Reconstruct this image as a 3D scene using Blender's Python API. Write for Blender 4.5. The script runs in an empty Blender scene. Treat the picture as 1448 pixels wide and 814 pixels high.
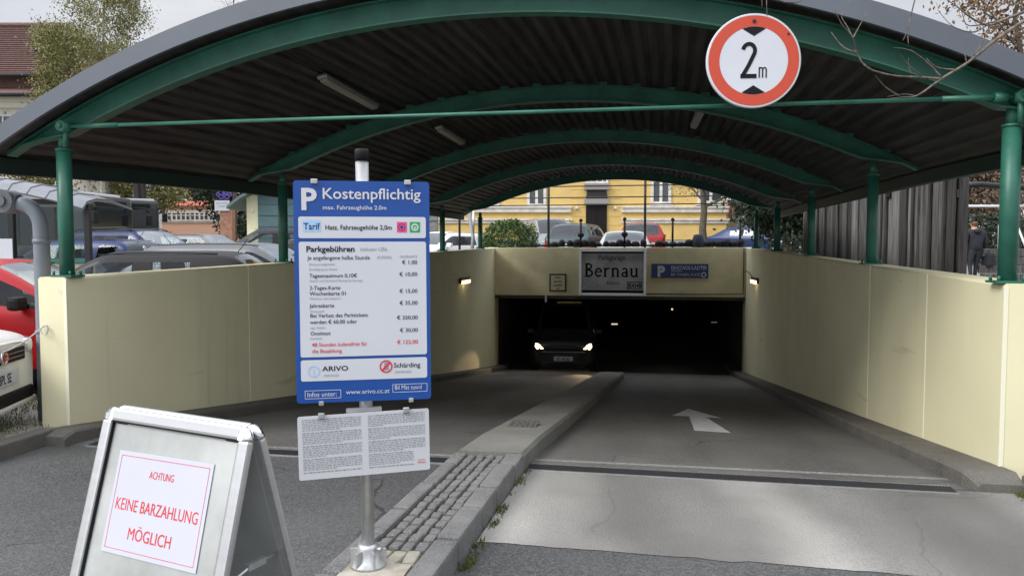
import bpy, bmesh, math, random
from mathutils import Matrix, Vector
random.seed(7)
R = math.radians
scene = bpy.context.scene
C = scene.collection

# ------------------------------------------------------------------ camera, world, sun, exposure
F_PX, EYE, YAW, PITCH = 1050.0, 1.6, R(9.6), R(2.87)
cam_data = bpy.data.cameras.new('camera')
cam = bpy.data.objects.new('camera', cam_data)
C.objects.link(cam)
cam.location = (0, 0, EYE)
cam.rotation_euler = (R(90) - PITCH, 0, YAW)
cam_data.sensor_width = 36.0
cam_data.lens = 36.0 * F_PX / 1448.0
cam_data.clip_start = 0.05
cam_data.clip_end = 1500
scene.camera = cam

SKY_LOW, SKY_HIGH = 0.47, 1.45
SUN_EL, SUN_AZ = R(40), R(232)          # azimuth measured clockwise from +Y
world = bpy.data.worlds.new('World')
scene.world = world
world.use_nodes = True
nt = world.node_tree
nt.nodes.clear()
out = nt.nodes.new('ShaderNodeOutputWorld')
bg = nt.nodes.new('ShaderNodeBackground')
bg.inputs['Strength'].default_value = 0.10
sky = nt.nodes.new('ShaderNodeTexSky')
sky.sky_type = 'NISHITA'
sky.sun_disc = False
sky.sun_elevation = SUN_EL
sky.sun_rotation = SUN_AZ
tc = nt.nodes.new('ShaderNodeTexCoord')
mp = nt.nodes.new('ShaderNodeMapping')
mp.inputs['Scale'].default_value = (1.6, 1.6, 4.0)
no = nt.nodes.new('ShaderNodeTexNoise')
no.inputs['Scale'].default_value = 1.7
no.inputs['Detail'].default_value = 5
cr = nt.nodes.new('ShaderNodeValToRGB')
cr.color_ramp.elements[0].position = 0.36
cr.color_ramp.elements[0].color = (6.2, 6.55, 7.25, 1)
cr.color_ramp.elements[1].position = 0.62
cr.color_ramp.elements[1].color = (8.8, 8.9, 9.15, 1)
mx = nt.nodes.new('ShaderNodeMix')
mx.data_type = 'RGBA'
mx.inputs[0].default_value = 0.88
nt.links.new(tc.outputs['Generated'], mp.inputs['Vector'])
nt.links.new(mp.outputs['Vector'], no.inputs['Vector'])
nt.links.new(no.outputs['Fac'], cr.inputs['Fac'])
nt.links.new(sky.outputs['Color'], mx.inputs[6])
nt.links.new(cr.outputs['Color'], mx.inputs[7])
# an overcast sky is about three times brighter overhead than at the horizon
sep = nt.nodes.new('ShaderNodeSeparateXYZ')
nt.links.new(tc.outputs['Generated'], sep.inputs[0])
mr = nt.nodes.new('ShaderNodeMapRange')
mr.inputs[1].default_value, mr.inputs[2].default_value = 0.36, 0.80
mr.inputs[3].default_value, mr.inputs[4].default_value = SKY_LOW, SKY_HIGH
nt.links.new(sep.outputs[2], mr.inputs[0])
vm = nt.nodes.new('ShaderNodeVectorMath')
vm.operation = 'SCALE'
nt.links.new(mx.outputs[2], vm.inputs[0])
# sun's half of the sky brightened, added as fill light under the canopy
dp = nt.nodes.new('ShaderNodeVectorMath')
dp.operation = 'DOT_PRODUCT'
dp.inputs[1].default_value = (math.sin(SUN_AZ), math.cos(SUN_AZ), 0.0)
nt.links.new(tc.outputs['Generated'], dp.inputs[0])
m2 = nt.nodes.new('ShaderNodeMapRange')
m2.inputs[1].default_value, m2.inputs[2].default_value = -0.2, 0.9
m2.inputs[3].default_value, m2.inputs[4].default_value = 1.0, 1.32
nt.links.new(dp.outputs['Value'], m2.inputs[0])
mm = nt.nodes.new('ShaderNodeMath')
mm.operation = 'MULTIPLY'
nt.links.new(mr.outputs[0], mm.inputs[0])
nt.links.new(m2.outputs[0], mm.inputs[1])
nt.links.new(mm.outputs[0], vm.inputs['Scale'])
nt.links.new(vm.outputs[0], bg.inputs['Color'])
nt.links.new(bg.outputs['Background'], out.inputs['Surface'])

sun_data = bpy.data.lights.new('sun', 'SUN')
sun_data.energy = 1.25
sun_data.angle = R(25)
sun_data.color = (1.0, 0.96, 0.9)
sun = bpy.data.objects.new('sun', sun_data)
C.objects.link(sun)
sun.location = (-5, -20, 25)
sun.rotation_euler = (R(90) - SUN_EL, 0, -SUN_AZ + math.pi)

scene.view_settings.view_transform = 'Standard'
scene.view_settings.look = 'None'
scene.view_settings.exposure = 1.05
scene.view_settings.gamma = 1.0
scene.render.engine = 'CYCLES'
scene.cycles.use_denoising = True
scene.cycles.max_bounces = 8
scene.cycles.transparent_max_bounces = 12

# ------------------------------------------------------------------ placement helpers (plan positions, metres)
CY, SY = math.cos(YAW), math.sin(YAW)
def W(x, d):
    """plan point x metres right of and d metres ahead of the viewer's axis -> world X, Y"""
    return (CY * x - SY * d, SY * x + CY * d)
def P(px, d):
    return W((px - 724) / F_PX * d, d)
def fx(px, d): return (px - 724) / F_PX * d
def fz(py, d):
    e = (407 - py) / F_PX
    return EYE + d * (e - math.tan(PITCH)) / (1 + e * math.tan(PITCH))
def P3(px, py, d):
    x, y = P(px, d)
    return Vector((x, y, fz(py, d)))
def ground_z(x, y):
    s = max(0.0, min(y, 46.0) - 5.7) * 0.042
    return s

# ------------------------------------------------------------------ materials
def new_mat(name):
    m = bpy.data.materials.new(name)
    m.use_nodes = True
    n = m.node_tree
    return m, n, n.nodes['Principled BSDF']
def mat(name, col, rough=0.6, metal=0.0, var=0.0, scale=6.0, bump=0.0, bscale=60.0, col2=None, detail=6, stretch=None, coat=0.0, spec=0.5, lo=0.35, hi=0.65, rvar=0.0):
    m, n, b = new_mat(name)
    b.inputs['Base Color'].default_value = (*col, 1)
    b.inputs['Roughness'].default_value = rough
    b.inputs['Metallic'].default_value = metal
    b.inputs['Specular IOR Level'].default_value = spec
    if coat:
        b.inputs['Coat Weight'].default_value = coat
        b.inputs['Coat Roughness'].default_value = 0.05
    t = n.nodes.new('ShaderNodeTexCoord')
    g = t.outputs['Object']
    if stretch:
        q = n.nodes.new('ShaderNodeMapping')
        q.inputs['Scale'].default_value = stretch
        n.links.new(g, q.inputs['Vector'])
        g = q.outputs['Vector']
    if var or col2:
        if col2 is None:
            c1 = tuple(c * (1 - var) for c in col)
            c2 = tuple(min(1, c * (1 + var)) for c in col)
        else:
            c1, c2 = col, col2
        z = n.nodes.new('ShaderNodeTexNoise')
        z.inputs['Scale'].default_value = scale
        z.inputs['Detail'].default_value = detail
        z.inputs['Roughness'].default_value = 0.6
        n.links.new(g, z.inputs['Vector'])
        r = n.nodes.new('ShaderNodeValToRGB')
        r.color_ramp.elements[0].position = lo
        r.color_ramp.elements[1].position = hi
        r.color_ramp.elements[0].color = (*c1, 1)
        r.color_ramp.elements[1].color = (*c2, 1)
        n.links.new(z.outputs['Fac'], r.inputs['Fac'])
        n.links.new(r.outputs['Color'], b.inputs['Base Color'])
        if rvar:
            q = n.nodes.new('ShaderNodeMapRange')
            q.inputs[3].default_value = rough - rvar
            q.inputs[4].default_value = rough + rvar
            n.links.new(z.outputs['Fac'], q.inputs[0])
            n.links.new(q.outputs[0], b.inputs['Roughness'])
    if bump:
        z2 = n.nodes.new('ShaderNodeTexNoise')
        z2.inputs['Scale'].default_value = bscale
        z2.inputs['Detail'].default_value = 4
        n.links.new(g, z2.inputs['Vector'])
        u = n.nodes.new('ShaderNodeBump')
        u.inputs['Strength'].default_value = bump
        u.inputs['Distance'].default_value = 0.02
        n.links.new(z2.outputs['Fac'], u.inputs['Height'])
        n.links.new(u.outputs['Normal'], b.inputs['Normal'])
    return m
def speckle(name, c1, c2, c3, rough=0.85, big=0.7, fine=140.0, bump=0.35, streak=None, crack=0.0, tracks=False):
    """asphalt / concrete: fine aggregate over large worn patches"""
    m, n, b = new_mat(name)
    b.inputs['Roughness'].default_value = rough
    t = n.nodes.new('ShaderNodeTexCoord')
    def noise(scale, detail, vec=None):
        z = n.nodes.new('ShaderNodeTexNoise')
        z.inputs['Scale'].default_value = scale
        z.inputs['Detail'].default_value = detail
        n.links.new(vec or t.outputs['Object'], z.inputs['Vector'])
        return z
    vec = None
    if streak:
        q = n.nodes.new('ShaderNodeMapping')
        q.inputs['Scale'].default_value = streak
        n.links.new(t.outputs['Object'], q.inputs['Vector'])
        vec = q.outputs['Vector']
    a = noise(big, 7, vec)
    f = n.nodes.new('ShaderNodeTexVoronoi')
    f.inputs['Scale'].default_value = fine * 1.5
    n.links.new(t.outputs['Object'], f.inputs['Vector'])
    fs = n.nodes.new('ShaderNodeSeparateColor')
    n.links.new(f.outputs['Color'], fs.inputs[0])
    r1 = n.nodes.new('ShaderNodeValToRGB')
    r1.color_ramp.elements[0].position = 0.34
    r1.color_ramp.elements[1].position = 0.66
    r1.color_ramp.elements[0].color = (*c1, 1)
    r1.color_ramp.elements[1].color = (*c2, 1)
    n.links.new(a.outputs['Fac'], r1.inputs['Fac'])
    r2 = n.nodes.new('ShaderNodeValToRGB')
    r2.color_ramp.elements[0].position = 0.30
    r2.color_ramp.elements[1].position = 0.98
    r2.color_ramp.elements[0].color = (0, 0, 0, 1)
    r2.color_ramp.elements[1].color = (1, 1, 1, 1)
    n.links.new(fs.outputs[0], r2.inputs['Fac'])
    x = n.nodes.new('ShaderNodeMix')
    x.data_type = 'RGBA'
    n.links.new(r2.outputs['Color'], x.inputs[0])
    n.links.new(r1.outputs['Color'], x.inputs[6])
    x.inputs[7].default_value = (*c3, 1)
    col = x.outputs[2]
    if crack:
        # broad worn patches and a few wandering cracks
        w = noise(0.33, 5)
        rw = n.nodes.new('ShaderNodeMapRange')
        rw.inputs[1].default_value, rw.inputs[2].default_value = 0.35, 0.65
        rw.inputs[3].default_value, rw.inputs[4].default_value = 0.74, 1.16
        n.links.new(w.outputs['Fac'], rw.inputs[0])
        ds = noise(2.2, 4)
        ad = n.nodes.new('ShaderNodeMix')
        ad.data_type = 'VECTOR'
        ad.inputs[0].default_value = 0.22
        n.links.new(t.outputs['Object'], ad.inputs[4])
        n.links.new(ds.outputs['Color'], ad.inputs[5])
        vo = n.nodes.new('ShaderNodeTexVoronoi')
        vo.feature = 'DISTANCE_TO_EDGE'
        vo.inputs['Scale'].default_value = 0.62
        n.links.new(ad.outputs[1], vo.inputs['Vector'])
        rc = n.nodes.new('ShaderNodeMapRange')
        rc.inputs[1].default_value, rc.inputs[2].default_value = 0.0015, 0.005
        rc.inputs[3].default_value, rc.inputs[4].default_value = 1.0 - crack, 1.0
        n.links.new(vo.outputs['Distance'], rc.inputs[0])
        gk = noise(0.8, 2)
        rg = n.nodes.new('ShaderNodeMapRange')
        rg.inputs[1].default_value, rg.inputs[2].default_value = 0.47, 0.55
        n.links.new(gk.outputs['Fac'], rg.inputs[0])
        lm = n.nodes.new('ShaderNodeMix')
        n.links.new(rg.outputs[0], lm.inputs[0])
        lm.inputs[2].default_value = 1.0
        n.links.new(rc.outputs[0], lm.inputs[3])
        mu = n.nodes.new('ShaderNodeMath')
        mu.operation = 'MULTIPLY'
        n.links.new(rw.outputs[0], mu.inputs[0])
        n.links.new(lm.outputs[0], mu.inputs[1])
        sc = n.nodes.new('ShaderNodeVectorMath')
        sc.operation = 'SCALE'
        n.links.new(col, sc.inputs[0])
        n.links.new(mu.outputs[0], sc.inputs['Scale'])
        col = sc.outputs[0]
    if tracks:
        # lanes polished dark by tyres between pale untouched strips, running up the lane
        sp = n.nodes.new('ShaderNodeSeparateXYZ')
        wob = noise(1.1, 3)
        wm = n.nodes.new('ShaderNodeMix'); wm.data_type = 'VECTOR'; wm.inputs[0].default_value = .30
        n.links.new(t.outputs['Object'], wm.inputs[4]); n.links.new(wob.outputs['Color'], wm.inputs[5])
        n.links.new(wm.outputs[1], sp.inputs[0])
        sk = n.nodes.new('ShaderNodeMath'); sk.operation = 'MULTIPLY_ADD'; sk.inputs[1].default_value = .16
        n.links.new(sp.outputs[1], sk.inputs[0]); n.links.new(sp.outputs[0], sk.inputs[2])
        rx = n.nodes.new('ShaderNodeMapRange')
        rx.inputs[1].default_value, rx.inputs[2].default_value = .1, 2.7
        n.links.new(sk.outputs[0], rx.inputs[0])
        rt = n.nodes.new('ShaderNodeValToRGB')
        rt.color_ramp.interpolation = 'EASE'
        stops = [(0, 1.75), (.10, 1.3), (.22, .72), (.36, .85), (.47, 1.55), (.56, .95), (.70, .66), (.82, .8), (.90, 1.5), (1, 1.2)]
        while len(rt.color_ramp.elements) < len(stops): rt.color_ramp.elements.new(.5)
        for el, (p_, v_) in zip(rt.color_ramp.elements, stops):
            el.position = p_; el.color = (v_ / 2, v_ / 2, v_ / 2, 1)
        n.links.new(rx.outputs[0], rt.inputs['Fac'])
        mt = n.nodes.new('ShaderNodeVectorMath'); mt.operation = 'MULTIPLY'
        n.links.new(col, mt.inputs[0]); n.links.new(rt.outputs['Color'], mt.inputs[1])
        m2_ = n.nodes.new('ShaderNodeVectorMath'); m2_.operation = 'SCALE'; m2_.inputs['Scale'].default_value = 2.0
        n.links.new(mt.outputs[0], m2_.inputs[0])
        col = m2_.outputs[0]
    n.links.new(col, b.inputs['Base Color'])
    u = n.nodes.new('ShaderNodeBump')
    u.inputs['Strength'].default_value = bump
    u.inputs['Distance'].default_value = 0.01
    n.links.new(f.outputs['Distance'], u.inputs['Height'])
    n.links.new(u.outputs['Normal'], b.inputs['Normal'])
    return m
def emit(name, col, strength):
    m, n, b = new_mat(name)
    b.inputs['Base Color'].default_value = (*col, 1)
    b.inputs['Emission Color'].default_value = (*col, 1)
    b.inputs['Emission Strength'].default_value = strength
    return m
def see_through(name, tint, gloss=0.10):
    m, n, b = new_mat(name)
    n.nodes.remove(b)
    o = n.nodes['Material Output']
    tr = n.nodes.new('ShaderNodeBsdfTransparent')
    tr.inputs['Color'].default_value = (*tint, 1)
    gl = n.nodes.new('ShaderNodeBsdfGlossy')
    gl.inputs['Roughness'].default_value = 0.02
    gl.inputs['Color'].default_value = (0.9, 0.95, 1, 1)
    lw0 = n.nodes.new('ShaderNodeLayerWeight')
    lw0.inputs['Blend'].default_value = 0.5
    lw = n.nodes.new('ShaderNodeMath')
    lw.operation = 'POWER'
    lw.inputs[1].default_value = 4.0
    n.links.new(lw0.outputs['Facing'], lw.inputs[0])
    ad = n.nodes.new('ShaderNodeMath')
    ad.operation = 'ADD'
    ad.inputs[1].default_value = gloss
    ad.use_clamp = True
    n.links.new(lw.outputs[0], ad.inputs[0])
    ms = n.nodes.new('ShaderNodeMixShader')
    n.links.new(ad.outputs[0], ms.inputs[0])
    n.links.new(tr.outputs[0], ms.inputs[1])
    n.links.new(gl.outputs[0], ms.inputs[2])
    n.links.new(ms.outputs[0], o.inputs['Surface'])
    return m

def wall_paint(name, col):
    """painted render: faint cloudiness, rain streaks, odd scuffs"""
    m, n, b = new_mat(name)
    b.inputs['Roughness'].default_value = 0.72
    t = n.nodes.new('ShaderNodeTexCoord')
    def nz(scale, detail, st=None):
        z = n.nodes.new('ShaderNodeTexNoise')
        z.inputs['Scale'].default_value = scale
        z.inputs['Detail'].default_value = detail
        if st:
            q = n.nodes.new('ShaderNodeMapping'); q.inputs['Scale'].default_value = st
            n.links.new(t.outputs['Object'], q.inputs['Vector']); n.links.new(q.outputs['Vector'], z.inputs['Vector'])
        else: n.links.new(t.outputs['Object'], z.inputs['Vector'])
        return z
    def mrange(z, a, b_, lo, hi):
        r = n.nodes.new('ShaderNodeMapRange')
        for k, v in zip((1, 2, 3, 4), (a, b_, lo, hi)): r.inputs[k].default_value = v
        n.links.new(z.outputs['Fac'], r.inputs[0])
        return r.outputs[0]
    def mul(a, b_):
        q = n.nodes.new('ShaderNodeMath'); q.operation = 'MULTIPLY'
        n.links.new(a, q.inputs[0]); n.links.new(b_, q.inputs[1])
        return q.outputs[0]
    f = mul(mrange(nz(1.0, 4), .3, .7, .93, 1.03), mrange(nz(3.0, 5, (2.2, 2.2, .12)), .58, .80, 1.0, .88))
    f = mul(f, mrange(nz(2.4, 6, (1, .35, 2.5)), .66, .74, 1.0, .80))
    sc = n.nodes.new('ShaderNodeVectorMath'); sc.operation = 'SCALE'
    sc.inputs[0].default_value = col
    n.links.new(f, sc.inputs['Scale'])
    n.links.new(sc.outputs[0], b.inputs['Base Color'])
    u = n.nodes.new('ShaderNodeBump'); u.inputs['Strength'].default_value = .08; u.inputs['Distance'].default_value = .02
    n.links.new(nz(120, 3).outputs['Fac'], u.inputs['Height']); n.links.new(u.outputs['Normal'], b.inputs['Normal'])
    return m

M = {}
M['asphalt'] = speckle('asphalt', (0.044, 0.044, 0.046), (0.078, 0.078, 0.080), (0.125, 0.125, 0.122), rough=0.75, big=0.9, fine=75, crack=.6)
M['ramp'] = speckle('ramp_surface', (0.082, 0.079, 0.075), (0.145, 0.141, 0.132), (0.155, 0.15, 0.14), rough=0.72, big=0.8, fine=60, crack=.5, streak=(2.0, 0.5, 1))
M['concrete'] = speckle('worn_concrete', (0.16, 0.153, 0.141), (0.265, 0.258, 0.243), (0.20, 0.193, 0.18), rough=0.8, big=0.8, fine=62, bump=0.6, streak=(1.3, 0.75, 1), crack=.18, tracks=True)
M['kerb'] = speckle('kerb_concrete', (0.075, 0.070, 0.060), (0.13, 0.122, 0.107), (0.15, 0.142, 0.127), big=3, fine=90)
M['island'] = speckle('island_concrete', (0.14, 0.135, 0.12), (0.22, 0.215, 0.195), (0.21, 0.205, 0.185), big=2.2, fine=80)
M['granite'] = speckle('granite_stone', (0.10, 0.099, 0.098), (0.18, 0.178, 0.174), (0.21, 0.208, 0.205), big=5, fine=110, bump=0.5)
M['joint'] = mat('mossy_joint', (0.05, 0.05, 0.035), 0.95, col2=(0.09, 0.11, 0.03), scale=9, bump=0.5)
M['lot'] = speckle('car_park_surface', (0.13, 0.128, 0.12), (0.21, 0.205, 0.19), (0.26, 0.25, 0.235), big=0.25, fine=40)
M['soil'] = mat('soil', (0.05, 0.04, 0.028), 0.95, col2=(0.10, 0.085, 0.05), scale=14, bump=0.8, bscale=40)
M['cream'] = wall_paint('cream_wall_paint', (0.77, 0.725, 0.485))
M['cream_light'] = mat('cream_joint', (0.82, 0.80, 0.62), 0.6)
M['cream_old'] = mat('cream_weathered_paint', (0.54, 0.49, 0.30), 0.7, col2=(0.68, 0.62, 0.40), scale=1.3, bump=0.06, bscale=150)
M['green'] = mat('green_paint', (0.026, 0.138, 0.096), 0.45, var=0.22, scale=3.5, bump=0.06, bscale=30, rvar=.12)
M['green_dark'] = mat('dark_green_paint', (0.008, 0.026, 0.021), 0.6, var=0.15, scale=3)
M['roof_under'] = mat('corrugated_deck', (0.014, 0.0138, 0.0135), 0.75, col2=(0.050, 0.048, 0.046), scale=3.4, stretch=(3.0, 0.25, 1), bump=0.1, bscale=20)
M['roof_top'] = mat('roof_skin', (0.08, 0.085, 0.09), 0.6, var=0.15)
M['fascia'] = mat('fascia_zinc', (0.11, 0.125, 0.15), 0.5, metal=0.15, var=0.07, scale=1.5)
M['steel'] = mat('galvanised_steel', (0.50, 0.51, 0.52), 0.42, metal=0.75, var=0.12, scale=18)
M['alu'] = mat('brushed_aluminium', (0.66, 0.67, 0.68), 0.36, metal=0.85, var=0.05, scale=3, stretch=(1, 1, 12))
M['alu_panel'] = mat('dull_sheet_metal', (0.36, 0.38, 0.37), 0.40, metal=0.4, col2=(0.54, 0.56, 0.55), scale=2.6, bump=0.06, bscale=4, rvar=.12)
M['dark_metal'] = mat('dark_metal', (0.03, 0.03, 0.032), 0.45, metal=0.5)
M['grate'] = mat('grate_iron', (0.06, 0.06, 0.065), 0.55, metal=0.5)
M['black'] = mat('black_plastic', (0.010, 0.010, 0.011), 0.6, spec=.25)
M['rubber'] = mat('tyre_rubber', (0.018, 0.018, 0.018), 0.85)
M['white'] = mat('white_coating', (0.58, 0.59, 0.62), 0.4)
M['paper'] = mat('white_paper', (0.49, 0.495, 0.57), 0.75, var=0.02, scale=3)
M['sign_white'] = mat('sign_white', (0.57, 0.59, 0.64), 0.38, var=0.03, scale=2)
M['sign_red'] = mat('sign_red', (0.52, 0.06, 0.028), 0.4)
M['print_red'] = mat('print_red', (0.62, 0.03, 0.04), 0.7)
M['ink'] = mat('black_ink', (0.008, 0.009, 0.012), 0.7, spec=.2)
M['grey_ink'] = mat('grey_ink', (0.25, 0.26, 0.29), 0.6)
M['blue'] = mat('sign_blue', (0.008, 0.065, 0.30), 0.35, var=0.05, scale=3)
M['blue_dark'] = mat('sign_dark_blue', (0.010, 0.03, 0.14), 0.4)
M['light_blue'] = mat('light_blue_print', (0.35, 0.55, 0.80), 0.5)
M['pink'] = mat('pink_print', (0.70, 0.07, 0.22), 0.5)
M['print_green'] = mat('green_print', (0.02, 0.33, 0.09), 0.5)
M['arrow'] = mat('road_paint_white', (0.50, 0.50, 0.49), 0.7, col2=(0.66, 0.66, 0.65), scale=10)
M['glass'] = see_through('car_glass', (0.68, 0.73, 0.73), 0.025)
M['screen'] = see_through('windscreen_glass', (0.60, 0.66, 0.66), 0.16)
M['glass_dark'] = see_through('tinted_glass', (0.16, 0.18, 0.19), 0.06)
M['pane'] = see_through('shelter_glass', (0.74, 0.80, 0.80), 0.02)
M['window'] = mat('window_glass', (0.05, 0.06, 0.07), 0.08, spec=0.8)
M['bus_glass'] = mat('bus_window_glass', (0.015, 0.018, 0.02), 0.08)
M['chrome'] = mat('chrome', (0.8, 0.8, 0.82), 0.12, metal=1.0)
M['lens'] = mat('lamp_lens', (0.62, 0.64, 0.66), 0.12, metal=0.5)
M['tail'] = mat('tail_lamp_red', (0.35, 0.01, 0.012), 0.2)
M['seat'] = mat('seat_fabric', (0.05, 0.05, 0.055), 0.9)
M['bark'] = mat('bark', (0.10, 0.085, 0.065), 0.9, var=0.35, scale=12, bump=0.5, bscale=25)
M['bark_light'] = mat('birch_bark', (0.30, 0.28, 0.24), 0.85, var=0.5, scale=8)
M['twig'] = mat('bare_twig', (0.13, 0.105, 0.082), 0.85, var=0.5, scale=28, bump=.4, bscale=60)
M['plank'] = mat('weathered_plank', (0.04, 0.037, 0.036), 0.85, col2=(0.13, 0.125, 0.12), scale=4, stretch=(6, 6, 0.4), bump=0.5, bscale=8)
M['plank_dark'] = mat('dark_plank', (0.012, 0.011, 0.011), 0.85, col2=(0.05, 0.046, 0.044), scale=4, stretch=(6, 6, 0.4), bump=0.5, bscale=8)
M['plank_pale'] = mat('pale_plank', (0.07, 0.068, 0.066), 0.85, col2=(0.21, 0.205, 0.20), scale=5, stretch=(7, 7, 0.35), bump=0.5, bscale=8)
M['yellow'] = mat('yellow_render', (0.67, 0.475, 0.17), 0.85, var=0.07, scale=1.2)
M['stucco_white'] = mat('white_stucco', (0.66, 0.63, 0.58), 0.8, var=0.15, scale=3)
M['grey_plinth'] = mat('grey_plinth', (0.30, 0.32, 0.35), 0.85)
M['orange_wall'] = mat('salmon_render', (0.60, 0.36, 0.25), 0.85, var=0.05)
M['tile'] = mat('red_brown_roof_tile', (0.10, 0.052, 0.046), 0.8, col2=(0.18, 0.10, 0.088), scale=6, stretch=(1, 1, 3), bump=0.4, bscale=14)
M['tile_red'] = mat('bright_red_roof_tile', (0.36, 0.10, 0.055), 0.8, var=0.2, scale=6)
M['teal'] = mat('teal_cladding', (0.075, 0.14, 0.15), 0.7, var=0.1)
M['shelter_roof'] = mat('shelter_roof_metal', (0.19, 0.197, 0.22), 0.35, metal=0.3, var=0.1, scale=2)
M['pipe'] = mat('painted_pipe', (0.17, 0.19, 0.22), 0.45, var=0.08)
M['skin'] = mat('skin', (0.45, 0.26, 0.18), 0.6)
M['coat'] = mat('dark_coat', (0.012, 0.014, 0.022), 0.8, var=0.3, scale=12, bump=0.3, bscale=15)
M['trousers'] = mat('dark_trousers', (0.022, 0.024, 0.034), 0.85)
M['hair'] = mat('brown_hair', (0.13, 0.05, 0.028), 0.7)
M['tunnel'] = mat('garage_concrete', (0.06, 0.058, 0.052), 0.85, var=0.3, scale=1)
def leaf_mat(name, a, b):
    m, n, p = new_mat(name)
    p.inputs['Roughness'].default_value = 0.6
    t = n.nodes.new('ShaderNodeNewGeometry')
    r = n.nodes.new('ShaderNodeValToRGB')
    r.color_ramp.elements[0].color = (*a, 1)
    r.color_ramp.elements[1].color = (*b, 1)
    n.links.new(t.outputs['Random Per Island'], r.inputs['Fac'])
    n.links.new(r.outputs['Color'], p.inputs['Base Color'])
    p.inputs['Subsurface Weight'].default_value = 0.0
    return m
M['leaf_birch'] = leaf_mat('birch_leaf', (0.09, 0.10, 0.025), (0.26, 0.24, 0.075))
M['leaf_bush'] = leaf_mat('bush_leaf', (0.022, 0.055, 0.012), (0.09, 0.15, 0.028))
M['leaf_dark'] = leaf_mat('evergreen_leaf', (0.010, 0.022, 0.010), (0.03, 0.05, 0.02))
M['leaf_autumn'] = leaf_mat('autumn_leaf', (0.10, 0.055, 0.025), (0.24, 0.13, 0.05))
M['leaf_brown'] = leaf_mat('dry_brown_leaf', (0.09, 0.06, 0.04), (0.20, 0.14, 0.09))
M['leaf_grass'] = leaf_mat('grass_blade', (0.05, 0.08, 0.018), (0.14, 0.17, 0.045))
M['leaf_moss'] = leaf_mat('weed_leaf', (0.05, 0.07, 0.015), (0.13, 0.14, 0.03))

# ------------------------------------------------------------------ objects
MATRIX = {}
def tag(o, label=None, cat=None, group=None, kind=None):
    if label: o['label'] = label
    if cat: o['category'] = cat
    if group: o['group'] = group
    if kind: o['kind'] = kind
    return o
def thing(name, label, cat, loc=(0, 0, 0), rz=0.0, group=None):
    o = bpy.data.objects.new(name, None)
    o.empty_display_size = 0.2
    C.objects.link(o)
    o.location = loc
    o.rotation_euler = (0, 0, rz)
    MATRIX[o.name] = Matrix.Translation(loc) @ Matrix.Rotation(rz, 4, 'Z')
    return tag(o, label, cat, group)

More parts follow.
